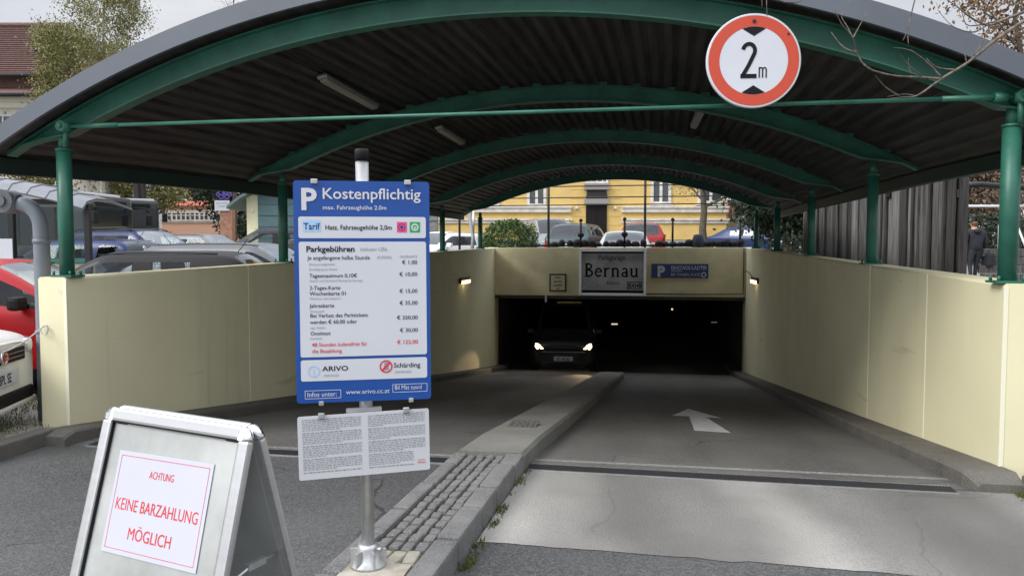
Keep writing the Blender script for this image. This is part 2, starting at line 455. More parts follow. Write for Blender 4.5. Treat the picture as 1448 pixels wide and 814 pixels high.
class MB:
    def __init__(self, xf=None):
        self.v, self.f, self.mi, self.sm = [], [], [], []
        self.marks = []
        self.xf = xf or Matrix.Identity(4)
        self.m = 0
    def raw(self, vs, fs, smooth=False):
        b = len(self.v)
        for p in vs: self.v.append(self.xf @ Vector(p))
        for f in fs:
            self.f.append([b + i for i in f]); self.mi.append(self.m); self.sm.append(smooth)
        return self
    def box(self, c, s, rz=0.0, bev=0.0, rx=0.0, ry=0.0):
        hx, hy, hz = s[0] / 2, s[1] / 2, s[2] / 2
        T = Matrix.Translation(c) @ Matrix.Rotation(rz, 4, 'Z') @ Matrix.Rotation(ry, 4, 'Y') @ Matrix.Rotation(rx, 4, 'X')
        if bev <= 0:
            vs = [(x, y, z) for z in (-hz, hz) for y in (-hy, hy) for x in (-hx, hx)]
            fs = [(0, 2, 3, 1), (4, 5, 7, 6), (0, 1, 5, 4), (2, 6, 7, 3), (0, 4, 6, 2), (1, 3, 7, 5)]
            return self.raw([T @ Vector(p) for p in vs], fs)
        b = min(bev, hx * .98, hy * .98, hz * .98)
        bm = bmesh.new()
        bmesh.ops.create_cube(bm, size=1)
        for v in bm.verts: v.co = Vector((v.co.x * 2 * hx, v.co.y * 2 * hy, v.co.z * 2 * hz))
        bmesh.ops.bevel(bm, geom=bm.edges[:], offset=b, segments=2, affect='EDGES', profile=0.6)
        self.addbm(bm, T)
        return self
    def addbm(self, bm, T=Matrix.Identity(4), smooth=False):
        bm.verts.index_update()
        self.raw([T @ v.co for v in bm.verts], [[v.index for v in f.verts] for f in bm.faces], smooth)
        bm.free()
    def span(self, a, b, bev=0.0):
        c = [(a[i] + b[i]) / 2 for i in range(3)]
        return self.box(c, [abs(a[i] - b[i]) for i in range(3)], bev=bev)
    def tube(self, pts, r, n=10, cap=True, closed=False):
        pts = [Vector(p) for p in pts]
        k = len(pts)
        rs = r if isinstance(r, (list, tuple)) else [r] * k
        vs, fs = [], []
        t0 = (pts[1] - pts[0]).normalized()
        u = t0.orthogonal().normalized()
        for i in range(k):
            if closed: t = (pts[(i + 1) % k] - pts[i - 1])
            elif i == 0: t = pts[1] - pts[0]
            elif i == k - 1: t = pts[-1] - pts[-2]
            else: t = (pts[i + 1] - pts[i]).normalized() + (pts[i] - pts[i - 1]).normalized()
            if t.length < 1e-9: t = t0
            t = t.normalized()
            u = (u - t * u.dot(t))
            u = u.normalized() if u.length > 1e-6 else t.orthogonal().normalized()
            w = t.cross(u)
            for j in range(n):
                a = 2 * math.pi * j / n
                vs.append(pts[i] + (u * math.cos(a) + w * math.sin(a)) * rs[i])
        for i in range(k if closed else k - 1):
            i2 = (i + 1) % k
            for j in range(n):
                fs.append((i * n + j, i * n + (j + 1) % n, i2 * n + (j + 1) % n, i2 * n + j))
        self.raw(vs, fs, True)
        if cap and not closed:
            b = len(self.v) - len(vs)
            for ring in (list(range(n))[::-1], [(k - 1) * n + j for j in range(n)]):
                self.f.append([b + q for q in ring]); self.mi.append(self.m); self.sm.append(False)
        return self
    def lathe(self, prof, c=(0, 0, 0), n=24, T=None):
        """prof: list of (r, z); axis +Z through c"""
        T = T or Matrix.Translation(c)
        vs, fs = [], []
        for r, z in prof:
            for j in range(n):
                a = 2 * math.pi * j / n
                vs.append(T @ Vector((r * math.cos(a), r * math.sin(a), z)))
        for i in range(len(prof) - 1):
            for j in range(n):
                fs.append((i * n + j, i * n + (j + 1) % n, (i + 1) * n + (j + 1) % n, (i + 1) * n + j))
        self.raw(vs, fs, True)
        b = len(self.v) - len(vs)
        for ring in (list(range(n))[::-1], [(len(prof) - 1) * n + j for j in range(n)]):
            self.f.append([b + q for q in ring]); self.mi.append(self.m); self.sm.append(False)
        return self
    def prism(self, poly, y0, y1):
        """poly in (x, z), extruded along y"""
        n = len(poly)
        vs = [(x, y0, z) for x, z in poly] + [(x, y1, z) for x, z in poly]
        fs = [list(range(n)), list(range(2 * n - 1, n - 1, -1))]
        fs += [(i, i + n, (i + 1) % n + n, (i + 1) % n) for i in range(n)]
        return self.raw(vs, fs)
    def slab(self, poly, z0, z1):
        """poly in (x, y), extruded along z"""
        n = len(poly)
        vs = [(x, y, z0) for x, y in poly] + [(x, y, z1) for x, y in poly]
        fs = [list(range(n - 1, -1, -1)), list(range(n, 2 * n))]
        fs += [(i, (i + 1) % n, (i + 1) % n + n, i + n) for i in range(n)]
        return self.raw(vs, fs)
    def sweep(self, rings, cap=True, closed_ring=True, smooth=False):
        """rings: equal-length point lists joined one to the next"""
        n = len(rings[0])
        vs = [p for r in rings for p in r]
        fs = []
        for i in range(len(rings) - 1):
            for j in range(n if closed_ring else n - 1):
                j2 = (j + 1) % n
                fs.append((i * n + j, i * n + j2, (i + 1) * n + j2, (i + 1) * n + j))
        if cap and closed_ring:
            fs.append(list(range(n))[::-1]); fs.append([(len(rings) - 1) * n + j for j in range(n)])
        return self.raw(vs, fs, smooth)
    def text(self, s, x, z, size, off=0.0, align='LEFT', sx=1.0, bold=0.0):
        """lettering standing in the local x-z plane, facing -y"""
        vs, fs = glyphs(s, align, bold)
        self.marks.append(len(self.f))
        return self.raw([(x + px * size * sx, -off, z + py * size) for px, py in vs], fs)
    def build(self, name, m, parent=None, world=False, fix=True):
        me = bpy.data.meshes.new(name)
        vs = self.v
        if world and parent:
            inv = MATRIX[parent.name].inverted() if parent.name in MATRIX else Matrix.Identity(4)
            vs = [inv @ p for p in vs]
        me.from_pydata([tuple(p) for p in vs], [], self.f)
        ms = m if isinstance(m, (list, tuple)) else [m]
        for q in ms: me.materials.append(q)
        me.polygons.foreach_set('material_index', self.mi)
        me.polygons.foreach_set('use_smooth', self.sm)
        if fix:
            bm = bmesh.new(); bm.from_mesh(me)
            bmesh.ops.recalc_face_normals(bm, faces=bm.faces[:])
            bm.to_mesh(me); bm.free()
        me.update()
        o = bpy.data.objects.new(name, me)
        C.objects.link(o)
        if parent:
            o.parent = parent
            if parent.name in MATRIX: MATRIX[o.name] = MATRIX[parent.name]
        return o

_g = {}
def glyphs(s, align='LEFT', bold=0.0):
    key = (s, align, bold)
    if key not in _g:
        cu = bpy.data.curves.new('lettering_source', 'FONT')
        cu.body = s; cu.size = 1.0; cu.align_x = align; cu.offset = bold; cu.resolution_u = 3
        ob = bpy.data.objects.new('lettering_source', cu)
        C.objects.link(ob)
        dg = bpy.context.evaluated_depsgraph_get()
        me = bpy.data.meshes.new_from_object(ob.evaluated_get(dg))
        _g[key] = ([(v.co.x, v.co.y) for v in me.vertices], [list(p.vertices) for p in me.polygons])
        bpy.data.objects.remove(ob); bpy.data.curves.remove(cu); bpy.data.meshes.remove(me)
    return _g[key]
def sub(name, mb, m, parent, world=False, label=None, kind=None, fix=True):
    o = mb.build(name, m, parent, world, fix)
    if label: o['label'] = label
    if kind: o['kind'] = kind
    return o
def sub_lines(name, mb, m, parent):
    """each written line becomes a part of its own"""
    ms = sorted(set([0] + mb.marks + [len(mb.f)]))
    for a, b in zip(ms, ms[1:]):
        q = MB()
        ids = sorted({v for f in mb.f[a:b] for v in f}); ix = {v: i for i, v in enumerate(ids)}
        q.raw([mb.v[v] for v in ids], [[ix[v] for v in f] for f in mb.f[a:b]])
        q.build(name, m, parent)
def structure(name, mb, m, label=None, cat=None):
    o = mb.build(name, m)
    return tag(o, label, cat, None, 'structure')

# ================================================================== GROUND, ROAD AND RAMP
FRAMES = [5.7, 9.1, 12.5, 15.9, 19.2]
XL = [(-6, -4.86), (5.6, -4.82), (5.7, -4.82), (7.2, -4.62), (9.1, -4.47), (12.5, -4.31), (15.9, -4.14), (19.2, -3.99), (20.6, -3.95), (60, -3.9)]
XR = [(-6, 2.52), (5.6, 2.50), (5.7, 2.50), (9.1, 2.54), (12.5, 2.62), (15.9, 2.70), (19.2, 2.79), (20.6, 2.84), (60, 2.9)]
def lerp_tab(t, y):
    if y <= t[0][0]: return t[0][1]
    for (a, va), (b, vb) in zip(t, t[1:]):
        if y <= b: return va + (vb - va) * (y - a) / (b - a)
    return t[-1][1]
def xl(y): return lerp_tab(XL, y)
def xr(y): return lerp_tab(XR, y)
SLOPE, Y0, YEND = 0.117, 5.5, 21.5
def rz_(y): return -SLOPE * max(0.0, min(y, YEND) - Y0)
def wall_top(y): return 1.375 + 0.0207 * (y - 5.7)
WT = 0.27

ys = [-14, -6, 0, 4, 5.65] + [5.65 + 1.25 * i for i in range(1, 13)] + [21.0, 24, 28, 32, 36, 40, 46, 60, 90, 160, 400]
g = MB()
def strip(xs_a, xs_b, ya, yb):
    n = len(xs_a)
    vs = [(x, ya, ground_z(x, ya) - 0.012) for x in xs_a] + [(x, yb, ground_z(x, yb) - 0.012) for x in xs_b]
    g.raw(vs, [(i, i + 1, n + i + 1, n + i) for i in range(n - 1)])
for a, b in zip(ys, ys[1:]):
    if a >= 5.6 and b <= 21.05:
        strip([-400, -60, -20, -10, xl(a) - WT + 0.02], [-400, -60, -20, -10, xl(b) - WT + 0.02], a, b)
        strip([xr(a) + WT - 0.02, 10, 20, 60, 400], [xr(b) + WT - 0.02, 10, 20, 60, 400], a, b)
    else:
        xs = [-400, -60, -20, -10, -4, 2, 10, 20, 60, 400]
        strip(xs, xs, a, b)
structure('ground', g, M['lot'])

XKL, XKR = -4.78, 2.47
m = MB(); m.raw([(XKL, -14, 0), (XKR + 0.6, -14, 0), (XKR, 5.36, 0), (XKL, 5.36, 0)], [(0, 1, 2, 3)])
structure('road', m, M['asphalt'])
rng = random.Random(17)
edge = [(-0.86 + 3.38 * i / 40, 3.93 - 0.09 * i / 40 + rng.gauss(0, .005), 0.004) for i in range(41)]
m = MB(); m.raw(edge + [ (XKR - 0.005, 5.30, 0.004), (-0.79, 5.36, 0.004)], [list(range(43))])
structure('pavement', m, M['concrete'])
# ramp sheet
rys = [5.36, 5.5, 5.9] + [6.4 + 1.0 * i for i in range(15)] + [21.5, 30, 47]
m = MB()
rings = []
for y in rys:
    z = rz_(y)
    if 5.4 < y < 6.0: z = rz_(y)
    rings.append([(xl(y) - 0.10, y, z), (-2.6, y, z), (-0.8, y, z), (0.8, y, z), (xr(y) + 0.10, y, z)])
m.sweep(rings, closed_ring=False)
structure('ramp', m, M['ramp'])
# painted arrow on the ramp
ay0, ay1 = 7.85, 10.15
def rp(x, y): return (x, y, rz_(y) + 0.005)
m = MB()
m.raw([rp(0.60, 7.88), rp(0.96, 7.80), rp(0.845, 9.30), rp(0.64, 9.30)], [(0, 1, 2, 3)])
m.raw([rp(0.44, 9.36), rp(1.03, 9.26), rp(0.70, 10.35)], [(0, 1, 2)])
structure('road_marking', m, M['arrow'])

# kerbs at the foot of both ramp walls and beside the road
m = MB()
kys = [5.30, 5.42, 5.75, 6.3, 7.5, 9.1, 11, 13, 15, 17, 19, 21.0, 23]
KW_R = [(5.30, 0.26), (5.45, 0.33), (9.1, 0.30), (20, 0.28)]
KW_L = [(5.45, 0.22), (9.1, 0.28), (20, 0.26)]
def kerb_ring(x0, x1, y, h):
    z = rz_(y)
    s = 0.02 if x1 > x0 else -0.02
    return [(x0, y, z - 0.05), (x0, y, z + h), (x1 - s, y, z + h), (x1, y, z + h - 0.02), (x1, y, z - 0.05)]
m.sweep([kerb_ring(xr(y) + 0.02, xr(y) - lerp_tab(KW_R, y), y, 0.115 if y > 5.4 else 0.06) for y in kys])
m.sweep([kerb_ring(xl(y) - 0.02, xl(y) + lerp_tab(KW_L, y), y, 0.115 if y > 5.4 else 0.08) for y in kys])
structure('ramp_kerb', m, M['kerb'])
m = MB()
yy = 5.42
rng = random.Random(3)
while yy > -5:
    m.box((XKL - 0.08 + rng.uniform(-.004, .004), yy - 0.49, 0.02), (0.16, 0.972, 0.20), bev=0.018)
    yy -= 0.985
yy = 5.36
while yy > -5:
    m.box((XKR + 0.13 + rng.uniform(-.004, .004) + (5.36 - yy) * 0.0, yy - 0.49, 0.02), (0.16, 0.972, 0.20), bev=0.018)
    yy -= 0.985
structure('kerb', m, M['kerb'])
m = MB(); m.raw([(XKL - 0.15, 5.64, 0.075), (XKL - 0.15, -5, 0.075), (-9, -5, 0.06), (-9, 5.64, 0.06)], [(0, 1, 2, 3)])
structure('gravel_verge', m, speckle('verge_gravel', (0.14, 0.125, 0.10), (0.26, 0.24, 0.21), (0.40, 0.38, 0.35), big=4, fine=45, bump=0.9))
m = MB(); m.raw([(XKR + 0.20, 5.57, 0.085), (XKR + 0.20, -5, 0.085), (9, -5, 0.08), (9, 5.57, 0.08)], [(0, 1, 2, 3)])
structure('soil_bed', m, M['soil'])

# grass tufts on the verge and weeds in joints (uncountable)
def blades(spots, hmin, hmax, w, rng):
    b = MB()
    for x, y, z in spots:
        h = rng.uniform(hmin, hmax); a = rng.uniform(0, 6.283)
        dx, dy = math.cos(a) * w, math.sin(a) * w
        lx, ly = rng.uniform(-.6, .6) * h, rng.uniform(-.6, .6) * h
        b.raw([(x - dx, y - dy, z), (x + dx, y + dy, z), (x + lx, y + ly, z + h)], [(0, 1, 2)])
    return b
rng = random.Random(11)
sp = []
for i in range(14000):
    x, y = rng.uniform(-7.2, -4.98), rng.uniform(4.0, 7.0)
    if math.sin(x * 5 + y * 3) + math.sin(y * 7.3 - x * 2) + rng.uniform(-1, 1) > 0.2: sp.append((x, y, 0.07))
tag(blades(sp, 0.02, 0.055, 0.004, rng).build('grass', M['leaf_grass'], fix=False), 'short green grass growing on the gravel verge beside the white car', 'grass', kind='stuff')
sp = []
for i in range(1500):
    y = rng.uniform(2.6, 5.3)
    if math.sin(y * 9) + math.sin(y * 23) + rng.uniform(-1, 1) < 0.5: continue
    x = -0.82 - 0.035 * (5.25 - y)
    sp.append((x + rng.gauss(0.035, 0.02), y, 0.002))
for i in range(500):
    sp.append((XKR + 0.02 + rng.gauss(0, 0.02), 5.3 - abs(rng.gauss(0, 0.5)), 0.002))
for i in range(700):
    sp.append((rng.uniform(XKR + 0.25, 3.6), rng.uniform(3.5, 5.5), 0.085))
tag(blades(sp, 0.012, 0.035, 0.006, rng).build('weeds', M['leaf_moss'], fix=False), 'tiny moss and weeds along the stone kerb of the island', 'weeds', kind='stuff')

# ------------------------------------------------------------------ traffic island
IR = [(2.5, -0.925), (3.2, -0.905), (5.25, -0.80), (16.0, -0.36), (18.0, -0.30)]
IL = [(2.5, -1.50), (3.1, -1.43), (5.25, -1.31), (15.0, -0.98), (18.0, -0.88)]
def ixr(y): return lerp_tab(IR, y)
def ixl(y): return lerp_tab(IL, y)
isl = thing('traffic_island', 'narrow raised island of granite setts and concrete dividing the two ramp lanes', 'traffic island', (-1.1, 5.25, 0))
isl['kind'] = 'structure'
m = MB()
rings = []
for y in [5.262, 6, 7, 8.5, 10, 12, 14, 16, 17.6, 18.0]:
    z = rz_(y); h = 0.135
    a, b = ixl(y), ixr(y)
    rings.append([(a, y, z - .1), (a, y, z + h - .025), (a + .025, y, z + h), (b - .025, y, z + h), (b, y, z + h - .025), (b, y, z - .1)])
m.sweep(rings)
sub('concrete_kerb', m, M['island'], isl, True)
m = MB()
rng = random.Random(5)
# rough repair patch of small stones set in the concrete
for i in range(9):
    for j in range(6):
        m.box((ixl(6.6) + 0.12 + i * 0.03 + rng.uniform(-.006, .006), 6.5 + j * 0.06, rz_(6.55) + 0.133), (0.026, 0.05, 0.012), bev=0.004)
sub('repair_patch', m, M['kerb'], isl, True)
m = MB()
y = 2.35
KS = 0.125
while y < 5.2:
    L = min(rng.uniform(0.36, 0.52), 5.25 - y)
    if 5.25 - (y + L) < 0.15: L = 5.25 - y
    ym = y + L / 2
    m.box((ixr(ym) - KS / 2 + rng.uniform(-.005, .005), ym, 0.01), (KS, L - 0.012, 0.26 + rng.uniform(-.008, .008)), rz=-0.045, bev=0.018)
    y += L
y = 2.35
while y < 5.2:
    L = min(rng.uniform(0.36, 0.52), 5.25 - y)
    if 5.25 - (y + L) < 0.15: L = 5.25 - y
    ym = y + L / 2
    m.box((ixl(ym) + 0.05 + rng.uniform(-.004, .004), ym, 0.005), (0.10, L - 0.012, 0.25 + rng.uniform(-.008, .008)), rz=-0.05, bev=0.018)
    y += L
sub('kerb_stones', m, M['granite'], isl, True)
m = MB()
for y0_, y1_ in ((2.35, 5.25),):
    m.raw([(ixl(y0_) + .05, y0_, 0.098), (ixr(y0_) - .06, y0_, 0.098), (ixr(y1_) - .06, y1_, 0.098), (ixl(y1_) + .05, y1_, 0.098)], [(0, 1, 2, 3)])
sub('joint_bed', m, M['joint'], isl, True)
m = MB()
cuts = [0, .255, .5, .745, 1.0]
for c0, c1 in zip(cuts, cuts[1:]):
    y = 3.46 + rng.uniform(0, .06)
    while y < 5.2:
        h = min(rng.uniform(0.090, 0.135), 5.235 - y)
        if 5.235 - (y + h) < .06: h = 5.235 - y
        ym = y + h / 2
        a, b = ixl(ym) + 0.106, ixr(ym) - KS - 0.006
        x0_, x1_ = a + (b - a) * c0, a + (b - a) * c1
        m.box(((x0_ + x1_) / 2 + rng.uniform(-.004, .004), ym, 0.086 + rng.uniform(-.005, .005)), (x1_ - x0_ - 0.013 - rng.uniform(0, .006), h - 0.017, 0.07),
              rz=-0.045 + rng.uniform(-.09, .09), bev=0.011, rx=rng.uniform(-.04, .04), ry=rng.uniform(-.04, .04))
        y += h
sub('cobbles', m, M['granite'], isl, True)
m = MB()
m.slab([(-1.37, 2.35), (-1.045, 2.35), (-1.035, 3.30), (-1.33, 3.30)], 0.0, 0.128)
for i in range(4):
    m.box((-1.295 + i * 0.075, 3.39 + rng.uniform(-.015, .015), 0.088), (0.066, 0.15, 0.072), rz=rng.uniform(-.15, .1), bev=0.015)
sub('footing_slab', m, mat('sandy_mortar', (0.26, 0.23, 0.18), 0.9, col2=(0.42, 0.39, 0.33), scale=7, bump=0.4), isl, True)

# ------------------------------------------------------------------ drains across the lanes
def drain(x0, x1, y0, y1, label):
    t = thing('drain_channel', label, 'drain', ((x0 + x1) / 2, (y0 + y1) / 2, 0), math.atan2(y1 - y0, x1 - x0), 'drain channels across the ramp mouth')
    L = math.hypot(x1 - x0, y1 - y0)
    f = MB()
    for s in (-1, 1): f.box((0, s * 0.076, 0.004), (L, 0.012, 0.012))
    sub('frame', f, M['steel'], t)
    q = MB(); q.box((0, 0, 0.0035), (L, 0.138, 0.005))
    n = int(L / 0.019)
    for i in range(n): q.box((-L / 2 + (i + .5) * L / n, 0, 0.008), (0.010, 0.138, 0.005))
    sub('grate', q, M['grate'], t)
drain(-0.785, 2.10, 5.37, 5.31, 'dark slotted drain channel across the right lane below the painted arrow')
drain(-4.45, -1.32, 5.42, 5.42, 'slotted drain channel across the left lane behind the sign pole')

# ================================================================== RAMP WALLS AND GARAGE MOUTH
def ramp_wall(label, fn, s, joints):
    """s=+1: wall thickness towards +x (right wall), -1 left wall"""
    y0 = 5.62
    t = thing('ramp_wall', label, 'wall', (fn(12), 12, rz_(12)), 0, 'cream walls along the ramp')
    wys = [y0, 6.2, 7.2, 8.2, 9.1, 10.5, 12.5, 14.5, 15.9, 17.5, 19.2, 20.4, 21.0]
    m = MB()
    rings = []
    for y in wys:
        a, b, zt, zb = fn(y), fn(y) + s * WT, wall_top(y), rz_(y) - 0.3
        c = 0.018
        rings.append([(a, y, zb), (a, y, zt - c), (a + s * c, y, zt), (b - s * c, y, zt), (b, y, zt - c), (b, y, zb)])
    m.sweep(rings)
    sub('wall', m, M['cream'], t, True)
    for jy in joints:
        m = MB()
        m.box((fn(jy) - s * 0.001, jy, (wall_top(jy) + rz_(jy)) / 2 + 0.06), (0.006, 0.014, wall_top(jy) - rz_(jy) - 0.13))
        sub('joint', m, M['cream_light'], t, True)
    m = MB()
    m.box((fn(y0) + s * 0.012, y0 - 0.001, (wall_top(y0)) / 2 - 0.01), (0.03, 0.006, wall_top(y0) - 0.03))
    sub('corner_trim', m, M['cream_light'], t, True)
    return t
ramp_wall('cream rendered ramp wall on the left side with parked cars behind it', xl, -1, [8.15])
ramp_wall('cream rendered ramp wall on the right side in front of the old plank shed', xr, 1, [7.05, 8.75, 13.4])

PY = 20.45
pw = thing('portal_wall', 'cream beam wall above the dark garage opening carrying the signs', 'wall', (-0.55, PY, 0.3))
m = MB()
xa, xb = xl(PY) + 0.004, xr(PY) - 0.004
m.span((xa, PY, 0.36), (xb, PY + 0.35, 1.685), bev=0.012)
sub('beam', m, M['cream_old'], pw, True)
m = MB()
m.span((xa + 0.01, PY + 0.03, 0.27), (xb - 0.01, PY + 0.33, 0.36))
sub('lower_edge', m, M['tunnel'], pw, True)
m = MB()
m.tube([(xb - 0.06, PY - 0.02, 1.66), (xb - 0.06, PY - 0.02, 0.45), (1.5, PY - 0.02, 0.43), (0.25, PY - 0.02, 0.43)], 0.014, 6)
m.tube([(xb - 0.06, PY - 0.03, 0.37), (xb - 0.06, PY - 0.03, 0.2)], 0.02, 6)
sub('cable_conduit', m, M['dark_metal'], pw, True)
m = MB(); m.box((1.18, PY - 0.04, 0.50), (0.10, 0.07, 0.08), bev=0.01)
m.tube([(1.18, PY - 0.08, 0.48), (1.18, PY - 0.12, 0.47)], 0.03, 8)
sub('sensor', m, M['steel'], pw, True)
m = MB(); m.box((-3.05 + 0.55, PY - 0.03, 0.29), (0.05, 0.05, 0.22))
sub('bracket', m, M['steel'], pw, True)

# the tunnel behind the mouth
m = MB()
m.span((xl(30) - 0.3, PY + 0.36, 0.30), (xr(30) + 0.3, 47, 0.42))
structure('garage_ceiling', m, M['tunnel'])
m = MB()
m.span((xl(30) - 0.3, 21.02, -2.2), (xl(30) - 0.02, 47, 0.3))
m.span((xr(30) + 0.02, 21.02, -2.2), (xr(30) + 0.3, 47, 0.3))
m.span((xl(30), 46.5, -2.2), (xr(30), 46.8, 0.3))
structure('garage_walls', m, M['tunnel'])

# ================================================================== CANOPY
can = thing('canopy', 'arched canopy with green steel frame and dark corrugated roof over the ramp', 'canopy', (-1.0, 12.5, 0))
AP, RC = 3.405, 8.35           # underside apex of the arches and their radius
def spine(y): return (xl(y) + xr(y)) / 2
def halfw(y): return (xr(y) - xl(y)) / 2
def arc_z(dx, apex, r=RC): return apex - (r - math.sqrt(r * r - dx * dx))
EAVE = 0.74
OV = 5.48
RYS = [OV, 5.74, 5.78, 7.4, 9.1, 10.8, 12.5, 14.2, 15.9, 17.6, 19.2, 19.55]
nrib = 60
prof = []                       # (t, dz) across the roof, trapezoid ribs
for i in range(nrib):
    a = -1 + 2 * i / nrib; w = 2 / nrib
    prof += [(a, 0.0), (a + w * .42, 0.0), (a + w * .52, 0.030), (a + w * .90, 0.030)]
prof.append((1.0, 0.0))
m = MB()
rings = []
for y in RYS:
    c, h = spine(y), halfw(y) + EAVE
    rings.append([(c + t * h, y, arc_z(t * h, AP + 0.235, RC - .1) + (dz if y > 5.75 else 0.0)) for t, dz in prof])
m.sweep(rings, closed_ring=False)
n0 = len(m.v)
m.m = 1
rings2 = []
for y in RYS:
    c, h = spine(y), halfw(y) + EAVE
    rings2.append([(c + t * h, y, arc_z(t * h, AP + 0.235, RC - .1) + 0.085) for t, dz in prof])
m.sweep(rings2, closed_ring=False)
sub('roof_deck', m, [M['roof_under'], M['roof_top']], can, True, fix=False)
# fascia strips, front and back
for nm, y, hgt in (('fascia', OV - 0.018, 0.155), ('fascia', 19.56, 0.13)):
    m = MB(); rings = []
    c, h = spine(y), halfw(y) + EAVE + 0.02
    for i in range(65):
        dx = -h + 2 * h * i / 64
        z = arc_z(dx, AP + 0.195, RC - .22)
        rings.append([(c + dx, y - 0.016, z), (c + dx, y - 0.016, z + hgt), (c + dx, y + 0.016, z + hgt), (c + dx, y + 0.016, z)])
    m.sweep(rings)
    sub(nm, m, M['fascia'], can, True)
# arches: curved I-beams
def arch(y, mt, hgt=0.19):
    c = spine(y); h = halfw(y) + 0.56
    m = MB()
    web, fl_b, fl_t = [], [], []
    for i in range(57):
        dx = -h + 2 * h * i / 56
        zt = arc_z(dx, AP + hgt, RC - .02)
        zb = arc_z(dx, AP, RC)
        k = halfw(y) - 0.05
        if abs(dx) > k:
            zend = arc_z(k, AP, RC)
            f = (abs(dx) - k) / (h - k)
            zb = min(zend - 0.085 * f, zt - 0.03)
        zb = min(zb, zt - 0.03)
        X = c + dx
        web.append([(X, y - .006, zb + .012), (X, y - .006, zt - .012), (X, y + .006, zt - .012), (X, y + .006, zb + .012)])
        fl_b.append([(X, y - .055, zb), (X, y - .055, zb + .012), (X, y + .055, zb + .012), (X, y + .055, zb)])
        fl_t.append([(X, y - .055, zt - .012), (X, y - .055, zt), (X, y + .055, zt), (X, y + .055, zt - .012)])
    for r in (web, fl_b, fl_t): m.sweep(r, smooth=False)
    # purlin cleats under the deck
    for i in range(0 if y < 6 else int(2 * h / 0.4)):
        dx = -h + .2 + i * .4
        m.box((c + dx, y + 0.0, arc_z(dx, AP + hgt, RC - .02) + 0.02), (0.10, 0.06, 0.04))
    sub('arch', m, mt, can, True)
for i, y in enumerate(FRAMES): arch(y, M['green'] if i == 0 else M['green'])
# posts with collars and base plates
for y in FRAMES:
    for s, fn in ((-1, xl), (1, xr)):
        x = fn(y) + s * 0.105 + (0.045 if s < 0 and y < 6 else -0.05 if y < 6 else 0)
        yb = y if y > 5.8 else 5.71
        zt = wall_top(y)
        m = MB()
        m.tube([(x, yb, zt), (x, yb, 2.46)], 0.06, 20)
        m.tube([(x, yb, 2.455), (x, yb, 2.475)], 0.066, 20)
        m.tube([(x, yb, 2.47), (x, yb, 2.60)], 0.04, 14)
        p = sub('post', m, M['green'], can, True)
        m = MB()
        m.box((x, yb, zt + 0.008), (0.21, 0.165, 0.016))
        for bx in (-.08, .08):
            for by in (-.062, .062): m.tube([(x + bx, yb + by, zt + .016), (x + bx, yb + by, zt + .05)], 0.011, 6)
        sub('base_plate', m, M['green'], p, True)
# tie rod of the front frame with its end joints
m = MB()
xa_, xb_ = xl(5.7) + 0.045, xr(5.7) + 0.06
m.tube([(xa_, 5.61, 2.645), (xb_, 5.61, 2.645)], 0.0155, 10)
m.tube([(xa_ + 0.12, 5.61, 2.645), (xa_ + 0.5, 5.61, 2.645)], 0.021, 10)
m.tube([(xb_ - 0.5, 5.61, 2.645), (xb_ - 0.12, 5.61, 2.645)], 0.021, 10)
for X in (xa_, xb_):
    m.tube([(X, 5.55, 2.645), (X, 5.72, 2.645)], 0.045, 16)
    m.tube([(X, 5.53, 2.645), (X, 5.555, 2.645)], 0.022, 6)
    m.tube([(X, 5.61, 2.47), (X, 5.61, 2.64)], 0.02, 8)
m.tube([(xb_ - 0.17, 5.61, 2.645), (xb_ - 0.09, 5.61, 2.645)], 0.036, 6)
sub('tie_rod', m, M['green'], can, True)
# eave beams
for s, fn in ((-1, xl), (1, xr)):
    m = MB(); rings = []
    for y in RYS:
        x = spine(y) + s * (halfw(y) + EAVE - 0.06)
        z = arc_z(halfw(y) + EAVE - 0.06, AP + 0.235, RC - .1)
        rings.append([(x - .05, y, z - .14), (x - .05, y, z), (x + .05, y, z), (x + .05, y, z - .14)])
    m.sweep(rings)
    sub('eave_beam', m, M['green_dark'], can, True)
# conduits clipped to the deck
def deck_pt(dx, y, drop=0.03): return (spine(y) + dx, y, arc_z(dx, AP + 0.235, RC - .1) - drop)
m = MB()
m.tube([deck_pt(-2.0, 5.8), deck_pt(-2.0, 9.0), deck_pt(-1.95, 12.4)], 0.010, 6)
sub('conduit', m, M['dark_metal'], can, True)
m = MB(); m.tube([deck_pt(2.15, 6.4), deck_pt(2.1, 9.0)], 0.010, 6)
sub('conduit', m, M['dark_metal'], can, True)
# fluorescent fittings under the deck
def fitting(dx, y, L, label, drop=0.05):
    x, yy, z = deck_pt(dx, y, drop - .02)
    t = thing('strip_light', label, 'strip light', (x, yy, z), 0, 'strip lights under the canopy')
    ang = math.atan2(-dx, math.sqrt(RC * RC - dx * dx))
    T = Matrix.Rotation(-ang, 4, 'Y')
    m = MB(T); m.box((0, 0, 0.0), (0.11, L, 0.04), bev=0.012)
    for s in (-1, 1): m.box((0, s * L * .3, 0.035), (0.06, 0.04, 0.04))
    sub('housing', m, M['steel'], t)
    m = MB(T); m.box((0, 0, -0.03), (0.09, L * .96, 0.045), bev=0.018)
    sub('diffuser', m, mat('unlit_diffuser', (0.30, 0.29, 0.26), 0.35), t)
fitting(-2.10, 7.85, 1.55, 'long unlit strip light under the canopy nearest the entrance')
fitting(-1.95, 11.2, 1.5, 'unlit strip light under the canopy above the price sign pole')
fitting(1.71, 10.6, 1.4, 'unlit strip light under the canopy below the round height sign')

